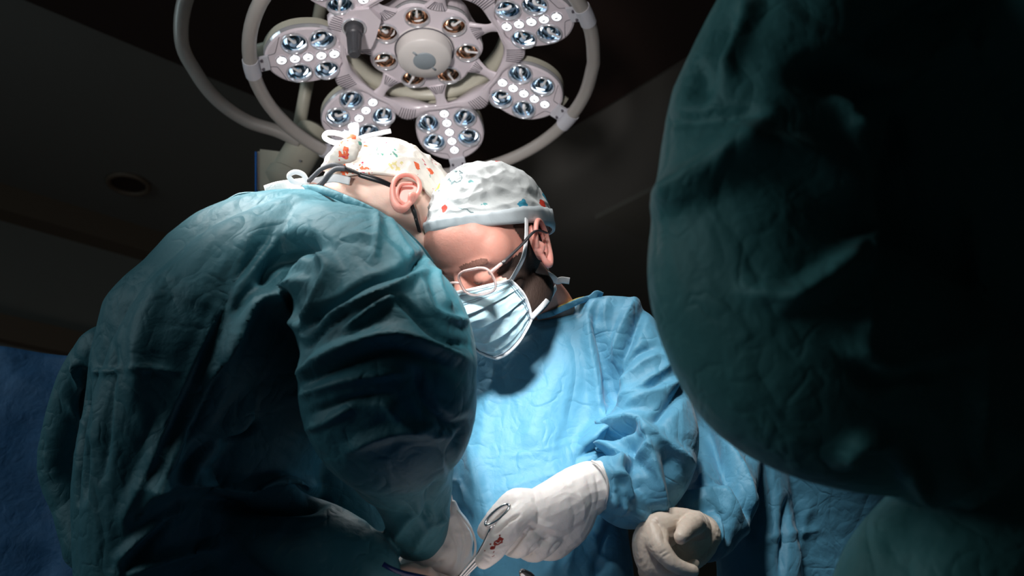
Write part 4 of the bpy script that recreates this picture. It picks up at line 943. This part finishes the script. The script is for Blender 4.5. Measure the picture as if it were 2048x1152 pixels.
gA = glove_mesh([
 [(900, 1035, 1.275, 26), (905, 1070, 1.285, 44), (885, 1100, 1.29, 56), (850, 1128, 1.30, 52), (820, 1150, 1.30, 40)],
 [(905, 1010, 1.27, 10), (912, 1035, 1.27, 14), (915, 1060, 1.275, 25)],
 [(900, 1100, 1.285, 44), (895, 1130, 1.28, 26), (880, 1175, 1.28, 18)], [(880, 1120, 1.28, 36), (862, 1150, 1.27, 22), (850, 1185, 1.27, 17)],
 [(850, 1130, 1.28, 30), (832, 1158, 1.27, 19), (820, 1190, 1.27, 15)], [(830, 1140, 1.30, 26), (800, 1165, 1.29, 17), (790, 1195, 1.29, 14)], [(915, 1090, 1.30, 30), (925, 1130, 1.29, 20), (915, 1165, 1.28, 17)],
], strokes=[([(925, 1040), (940, 1075), (935, 1115)], 1.5, 3, 3), ([(915, 1050), (928, 1085), (922, 1125)], -1.6, 3, 3), ([(900, 1060), (915, 1095), (908, 1135)], 1.5, 3, 3), ([(930, 1050), (934, 1085), (928, 1120)], -1.2, 3, 3), ([(843, 1120), (870, 1125), (885, 1122)], -2.5, 4, 4)], seed=6)
glA = mobj('glove', gA, M_glove, parent=pA)
bm = bmesh.new(); tube(bm, [P(905, 1012, 1.268), P(925, 1035, 1.262), P(944, 1062, 1.268), P(951, 1092, 1.28), P(945, 1122, 1.295), P(930, 1142, 1.31)], 0.0017, n=8, sub=5); mobj('glove_cuff', bm, M_glove, parent=glA)
shoes(xa, ya, fdA, pA)
# ================= dark figure close to us at the right
pC = empty('person', Vector((P(2070, 1000, 0.97).x, P(2070, 1000, 0.97).y, 0)),
           label='blurred dark teal gowned figure close up at right, seen from behind with elbow bulging left', cat='person')
bm = bmesh.new()
s_chain(bm, [(1760, -420, 0.92, 190), (1760, -300, 0.92, 190), (1780, -150, 0.93, 120), (1800, 50, 0.95, 160)])
s_loft(bm, [(0, 1680, 2050, 1.0, 0.05), (300, 1680, 2100, 1.0, 0.07), (700, 1800, 2130, 1.0, 0.07), (1152, 1960, 2180, 0.98, 0.07)], tail=[(0.7, 0.13, 0.08), (0.6, 0.13, 0.08)], n=24)
s_chain(bm, [(1600, 150, 0.9, 80), (1500, 450, 0.84, 75), (1560, 700, 0.82, 70), (1750, 850, 0.85, 55), (1900, 900, 0.9, 45)])
xc, yc = pC.location.x, pC.location.y; fdC = Vector((0.1, 1, 0)).normalized()
legs(bm, xc, yc, 0.75, fdC)
bodyC = mobj('body', fuse(bm, 0.006, 4), M_skin1, parent=pC)
MC = head_frame(1760, -420, 0.93, (0.1, 0.1, -0.95), (0, 0.95, 0.1))
make_cap(MC, M_dteal, pC, rimA, seed=3)
bm = bmesh.new()
s_loft(bm, [(-170, 1700, 1960, 0.97, 0.06), (-100, 1620, 2080, 0.97, 0.09), (0, 1560, 2180, 0.97, 0.11), (200, 1500, 2230, 0.97, 0.125), (500, 1500, 2260, 0.97, 0.13), (900, 1800, 2280, 0.97, 0.13), (1152, 1860, 2280, 0.97, 0.13)],
       tail=[(0.65, 0.20, 0.14), (0.42, 0.20, 0.14)])
s_chain(bm, [(1730, -80, 0.92, 190), (1630, 60, 0.88, 200), (1548, 250, 0.85, 212), (1515, 430, 0.83, 206), (1520, 560, 0.82, 222), (1600, 680, 0.82, 250), (1720, 740, 0.83, 245), (1860, 790, 0.86, 208), (1960, 830, 0.90, 160)], n=32)
s_chain(bm, [(2040, 40, 0.90, 200), (2090, 300, 0.90, 180), (2120, 700, 0.90, 180), (2060, 1000, 0.86, 170), (1900, 1200, 0.84, 170)], n=24)
s_chain(bm, [(1900, 1060, 0.88, 130), (1800, 1160, 0.86, 120), (1760, 1300, 0.86, 120)], n=24)
me = fuse(bm, 0.0050, 8)
foldsC = [
 ([(1480, 20), (1440, 110), (1400, 200)], -10, 12, 16), ([(1500, 0), (1470, 90), (1440, 160)], 9, 14, 18), ([(1400, 130), (1385, 190)], -6, 8, 8),
 ([(1345, 245), (1420, 232), (1530, 232)], -12, 8, 20), ([(1530, 240), (1450, 330), (1325, 410)], 16, 24, 26), ([(1340, 260), (1430, 245), (1520, 245)], 6, 14, 8),
 ([(1620, 140), (1700, 150), (1760, 200), (1770, 300)], -22, 20, 30), ([(1680, 180), (1700, 240), (1710, 300), (1720, 380)], 9, 12, 12), ([(1690, 250), (1760, 262), (1790, 270)], 8, 10, 10),
 ([(1480, 320), (1560, 300), (1640, 330), (1700, 400)], 14, 22, 26), ([(1500, 580), (1600, 590), (1720, 520)], 12, 16, 16), ([(1560, 620), (1640, 560), (1730, 470)], 8, 14, 14),
 ([(1725, 400), (1732, 560), (1735, 700)], 8, 8, 8), ([(1935, 420), (1948, 600), (1950, 900)], 10, 9, 9), ([(1700, 690), (1785, 745), (1880, 710), (1945, 680)], 6, 16, 14), ([(1710, 730), (1780, 760), (1880, 735)], -9, 12, 12),
 ([(1690, 920), (1720, 880), (1770, 880)], 10, 12, 12), ([(1800, 900), (1850, 980), (1890, 950), (1940, 920)], 12, 14, 14), ([(1900, 60), (1960, 110), (1990, 60)], 10, 20, 20), ([(1740, 100), (1800, 60), (1900, 0)], -12, 16, 20), ([(1750, 180), (1840, 120), (1900, 110)], 9, 16, 16),
 ([(2048, 850), (1980, 930), (1900, 1000)], 12, 24, 24),
]
FG = 1.5
foldsC = [(f[0], f[1], f[2] * 1.3, f[3] * 1.3, 1) for f in foldsC]
sculpt(me, foldsC, crumple=[(2.0, 7, (1, 1, 0.7))], seed=31)
gownC = mobj('gown', relax(me, 2), M_dteal, parent=pC)
shoes(xc, yc, fdC, pC)
# ================= fourth person at the far side, only gown and gloved hand in view
pD = empty('person', Vector((P(1600, 1000, 1.72).x, P(1600, 1000, 1.72).y, 0)),
           label='person in bright blue gown standing behind the dark figure, closed gloved hand in front', cat='person')
MD = head_frame(1590, 470, 1.70, (-0.35, -0.5, 0.8), (0, 0.9, 0.4))
bm = bmesh.new(); add_head(bm, MD)
s_chain(bm, [(1590, 520, 1.72, 50), (1600, 620, 1.74, 55), (1600, 700, 1.76, 80)])
s_loft(bm, [(690, 1500, 1720, 1.76, 0.05), (780, 1480, 1760, 1.76, 0.08), (1152, 1480, 1740, 1.76, 0.08)], tail=[(0.8, 0.13, 0.09), (0.6, 0.13, 0.09)], n=24)
s_chain(bm, [(1480, 760, 1.72, 50), (1440, 900, 1.60, 45), (1420, 1000, 1.48, 40), (1395, 1060, 1.38, 34)])
xd, yd = pD.location.x, pD.location.y; fdD = Vector((-0.35, -0.93, 0)).normalized()
legs(bm, xd, yd, 0.75, fdD)
bodyD = mobj('body', fuse(bm, 0.0045, 3), M_skin2, parent=pD)
make_cap(MD, M_cap2, pD, rimB, seed=6)
bm = bmesh.new()
s_loft(bm, [(680, 1540, 1680, 1.76, 0.05), (700, 1470, 1760, 1.76, 0.09), (760, 1430, 1800, 1.76, 0.12), (850, 1420, 1800, 1.76, 0.13), (1000, 1430, 1790, 1.76, 0.135), (1152, 1440, 1790, 1.76, 0.14)], tail=[(0.9, 0.18, 0.14), (0.7, 0.19, 0.15), (0.42, 0.2, 0.16)])
s_chain(bm, [(1500, 730, 1.74, 62), (1470, 800, 1.70, 70), (1450, 880, 1.63, 74), (1440, 950, 1.54, 74), (1430, 1020, 1.46, 70), (1412, 1062, 1.40, 62)], n=24)
s_chain(bm, [(1520, 780, 1.72, 60), (1500, 870, 1.69, 70), (1505, 1000, 1.64, 75), (1520, 1160, 1.60, 85)])
s_chain(bm, [(1402, 822, 1.66, 14), (1398, 850, 1.65, 16), (1440, 900, 1.62, 30)], n=12)
s_chain(bm, [(1410, 880, 1.60, 28), (1405, 930, 1.56, 30), (1430, 980, 1.50, 40)], n=14)
me = fuse(bm, 0.0045, 5)
foldsD = [
 ([(1415, 840), (1440, 920), (1480, 1000), (1490, 1060)], -12, 9, 14), ([(1400, 815), (1440, 880), (1480, 950), (1500, 1040)], 12, 12, 12), ([(1390, 925), (1410, 935), (1412, 970)], 7, 7, 8), ([(1395, 970), (1430, 965), (1460, 1000)], 8, 8, 9),
 ([(1340, 1010), (1400, 1000), (1440, 995), (1480, 1040), (1495, 1090)], 11, 11, 11), ([(1380, 1020), (1420, 1012), (1440, 1050), (1435, 1090)], 9, 8, 8), ([(1400, 1010), (1440, 1030), (1460, 1080)], -9, 7, 8), ([(1420, 960), (1470, 985), (1500, 1040)], -9, 9, 9),
 ([(1578, 1000), (1572, 1060), (1562, 1150)], -8, 5, 9), ([(1530, 930), (1545, 990), (1548, 1050)], -4, 5, 6), ([(1500, 1100), (1560, 1070), (1640, 1060)], 3, 8, 8), ([(1620, 1000), (1600, 1080), (1590, 1150)], 4, 10, 14), ([(1500, 900), (1520, 960), (1500, 1060)], 5, 12, 14),
]
FG = 1.8
sculpt(me, foldsD, crumple=[(1.4, 9, (1, 1, 0.8)), (0.6, 26, (1, 1, 1))], seed=41)
gownD = mobj('gown', relax(me, 2), M_blue, parent=pD)
gD = glove_mesh([
 [(1396, 1072, 1.350, 46), (1372, 1092, 1.345, 50), (1338, 1100, 1.335, 50, 0.8), (1312, 1110, 1.32, 40, 0.8)],
 [(1392, 1052, 1.325, 30), (1350, 1042, 1.305, 27), (1312, 1058, 1.292, 31)],
 [(1325, 1065, 1.30, 34), (1302, 1072, 1.29, 34), (1292, 1095, 1.285, 28), (1300, 1130, 1.28, 26), (1320, 1175, 1.28, 22)],
 [(1310, 1068, 1.285, 30), (1318, 1092, 1.262, 22), (1335, 1116, 1.252, 18), (1354, 1132, 1.248, 16), (1385, 1142, 1.250, 13)],       # index
 [(1388, 1046, 1.305, 25), (1374, 1058, 1.276, 20), (1362, 1074, 1.256, 15)],                                                         # thumb
 [(1300, 1100, 1.285, 26), (1320, 1140, 1.270, 18), (1350, 1150, 1.265, 15), (1388, 1128, 1.275, 11)],                                # middle
 [(1295, 1120, 1.29, 24), (1312, 1160, 1.28, 17), (1345, 1172, 1.275, 14), (1375, 1160, 1.28, 12)],                                   # ring
 [(1295, 1140, 1.30, 20), (1312, 1180, 1.295, 15), (1345, 1190, 1.29, 13), (1370, 1180, 1.30, 11)],                                   # little
], strokes=[([(1310, 1040), (1325, 1060), (1330, 1085)], -2, 5, 5), ([(1320, 1108), (1332, 1100)], -0.8, 2, 2), ([(1326, 1114), (1340, 1106)], -0.8, 2, 2), ([(1275, 1090), (1282, 1120)], 1, 3, 3), ([(1395, 1030), (1418, 1060), (1420, 1100)], 1.2, 3, 3)], seed=8)
glD = mobj('glove', gD, M_glove2, parent=pD)
bm = bmesh.new(); tube(bm, [P(1398 + 22 * math.cos(q), 1072 + 50 * math.sin(q), 1.35 + 0.03 * math.cos(q + 1.0)) for q in [2 * math.pi * i / 14 for i in range(14)]], 0.0018, n=8, sub=3, closed=True); mobj('glove_cuff', bm, M_glove2, parent=glD)
shoes(xd, yd, fdD, pD)
# ---------------------------------------------------------------- table, instruments, drapes
TZ = 1.0
tb = empty('operating_table', Vector((0.05, 1.08, 0)), label='operating table under a blue drape below the gloved hands', cat='operating table')
bm = bmesh.new(); rings = []; TC = Vector((0.05, 1.08, 0))
for z, hx, hy in ((0.55, 0.25, 0.195), (0.8, 0.24, 0.19), (0.985, 0.235, 0.185), (TZ, 0.22, 0.17)):
    ring = []
    for j in range(120):
        q = 2 * math.pi * j / 120; c, s = math.cos(q), math.sin(q); wv = 0.010 * math.sin(q * 17) * max(0, (0.98 - z)) / 0.43
        ring.append(TC + Vector(((hx + wv) * math.copysign(abs(c) ** 0.35, c), (hy + wv) * math.copysign(abs(s) ** 0.35, s), z)))
    rings.append(ring)
bm_rings(bm, rings); bmesh.ops.recalc_face_normals(bm, faces=bm.faces)
mobj('drape', bm, M_drape, parent=tb)
bm = bmesh.new(); cyl(bm, Vector((0.05, 1.08, 0.08)), Vector((0.05, 1.08, 0.6)), 0.09, n=24); mobj('column', bm, M_steel, parent=tb)
bm = bmesh.new(); bm_box(bm, (0.05, 1.08, 0.04), 0.20 * X3, 0.16 * Y3, 0.04 * Z3); mobj('base', bm, M_steel, parent=tb, smooth=False)
# pale swab heap lit by the lamp at the bottom edge
bm = bmesh.new()
s_chain(bm, [(790, 1160, 1.22, 26), (820, 1150, 1.22, 22), (850, 1160, 1.22, 26)]); s_chain(bm, [(770, 1200, 1.22, 50), (830, 1200, 1.22, 60), (900, 1200, 1.24, 45)])
me = fuse(bm, 0.003, 2); sculpt(me, [], crumple=[(3, 30, (1, 1, 1))], seed=2)
mobj('gauze_swab', me, M_pskin, label='crumpled brightly lit pale gauze at the bottom edge under the teal sleeve', cat='gauze')
bm = bmesh.new(); tube(bm, [P(766, 1128, 1.16), P(780, 1136, 1.16), P(806, 1146, 1.165), P(838, 1153, 1.17), P(900, 1166, 1.18)], 0.0032, n=10, sub=6)
mobj('cable', bm, M_navy, label='dark navy instrument cable running along the bottom edge under the teal sleeve', cat='cable')
# ringed forceps in the masked surgeon's hand
fc = empty('forceps', P(960, 1110, 1.24), label='steel ring-handled forceps held in the white glove, pointing down left', cat='forceps')
bm = bmesh.new(); tube(bm, [P(995 + 24 * math.cos(q) * 0.92 - 9 * math.sin(q), 1030 + 17 * math.sin(q) - 12 * math.cos(q), 1.232 - 0.006 * math.sin(q)) for q in [2 * math.pi * i / 16 for i in range(16)]], 0.0021, n=10, sub=3, closed=True)
mobj('ring', bm, M_steel, parent=fc)
for dx, dz in ((0, 0), (9, 0.008), (16, 0.014)):
    bm = bmesh.new(); tube(bm, [P(985 + dx * 0.6, 1050, 1.235 + dz), P(958 + dx, 1105, 1.235 + dz), P(925 + dx * 0.8, 1145, 1.235 + dz), P(880 + dx * 0.2, 1200, 1.235 + dz * 0.3)], [0.0022, 0.0022, 0.0020, 0.0012], n=8, sub=3)
    mobj('shank', bm, M_steel, parent=fc)
cl = empty('clamp', P(1052, 1152, 1.22), label='small dark-tipped steel clamp poking up at the bottom edge, right of the forceps', cat='clamp')
bm = bmesh.new(); tube(bm, [P(1060, 1190, 1.22), P(1052, 1160, 1.22), P(1045, 1145, 1.22)], [0.004, 0.006, 0.005], n=12, sub=4, roundcap=True); mobj('jaw', bm, M_steel, parent=cl)
bm = bmesh.new(); tube(bm, [P(1078, 1180, 1.215), P(1064, 1154, 1.215), P(1048, 1143, 1.215)], [0.003, 0.004, 0.003], n=10, sub=4, roundcap=True); mobj('tip', bm, M_black, parent=cl)
# blue draped equipment at the left
eq = empty('draped_trolley', Vector((P(20, 900, 2.0).x, P(20, 900, 2.0).y, 0)), label='tall equipment under a wrinkled dark blue drape at the left edge', cat='draped equipment')
bm = bmesh.new(); NX, NZ = 90, 110; g = []
A_ = P(-420, 650, 2.0); B_ = P(330, 745, 2.0); zt = A_.z
for j in range(NZ + 1):
    row = []
    for i in range(NX + 1):
        tx = i / NX; top = A_.lerp(B_, tx); z = top.z * (1 - j / NZ) + 0.25 * (j / NZ)
        dd = 0.010 * math.sin(tx * 22 + 2 * noise.noise(Vector((tx * 4, j / NZ * 2, 0)))) * min(1, j / NZ * 3) + 0.02 * (1 - 2 * abs(noise.noise(Vector((tx * 5, j / NZ * 7, 3)))))
        row.append(bm.verts.new(Vector((top.x, top.y - 0.02 - dd, z))))
    g.append(row)
for j in range(NZ):
    for i in range(NX): bm.faces.new((g[j][i], g[j][i + 1], g[j + 1][i + 1], g[j + 1][i]))
o = mobj('drape', bm, M_drape, parent=eq); sd = o.modifiers.new('t', 'SOLIDIFY'); sd.thickness = 0.003
bm = bmesh.new(); v = [A_, B_, B_ + Vector((0, 0.45, 0)), A_ + Vector((0, 0.45, 0))]
R_ = [[Vector((p.x, p.y, p.z - 0.002)) for p in v], [Vector((p.x, p.y, 0.05)) for p in v]]
bm_rings(bm, R_); bmesh.ops.recalc_face_normals(bm, faces=bm.faces); mobj('cabinet', bm, M_wall, parent=eq, smooth=False)
bm = bmesh.new(); tube(bm, [P(-60, 1075, 1.85), P(0, 1090, 1.85), P(45, 1106, 1.85), P(80, 1135, 1.84), P(115, 1165, 1.83), P(140, 1250, 1.83)], 0.0035, n=8, sub=6)
mobj('cable', bm, M_orange, label='thin orange cable crossing the bottom left corner over the blue drape', cat='cable')
# thin clear plastic sheet hanging between the two blue gowns
bm = bmesh.new(); g = []
for j in range(41):
    row = []
    for i in range(17):
        x = 1350 + i * 4.2 + 6 * math.sin(j * 0.2); y = 770 + j * 8
        row.append(bm.verts.new(P(x, y, 1.66 + 0.012 * math.sin(i * 0.9 + j * 0.25) + 0.008 * noise.noise(Vector((i * 0.4, j * 0.3, 0))))))
    g.append(row)
for j in range(40):
    for i in range(16): bm.faces.new((g[j][i], g[j][i + 1], g[j + 1][i + 1], g[j + 1][i]))
o = mobj('plastic_sheet', bm, M_plast, label='crinkled grey plastic sheet hanging between the two blue gowned figures', cat='plastic sheet')
sd = o.modifiers.new('t', 'SOLIDIFY'); sd.thickness = 0.001
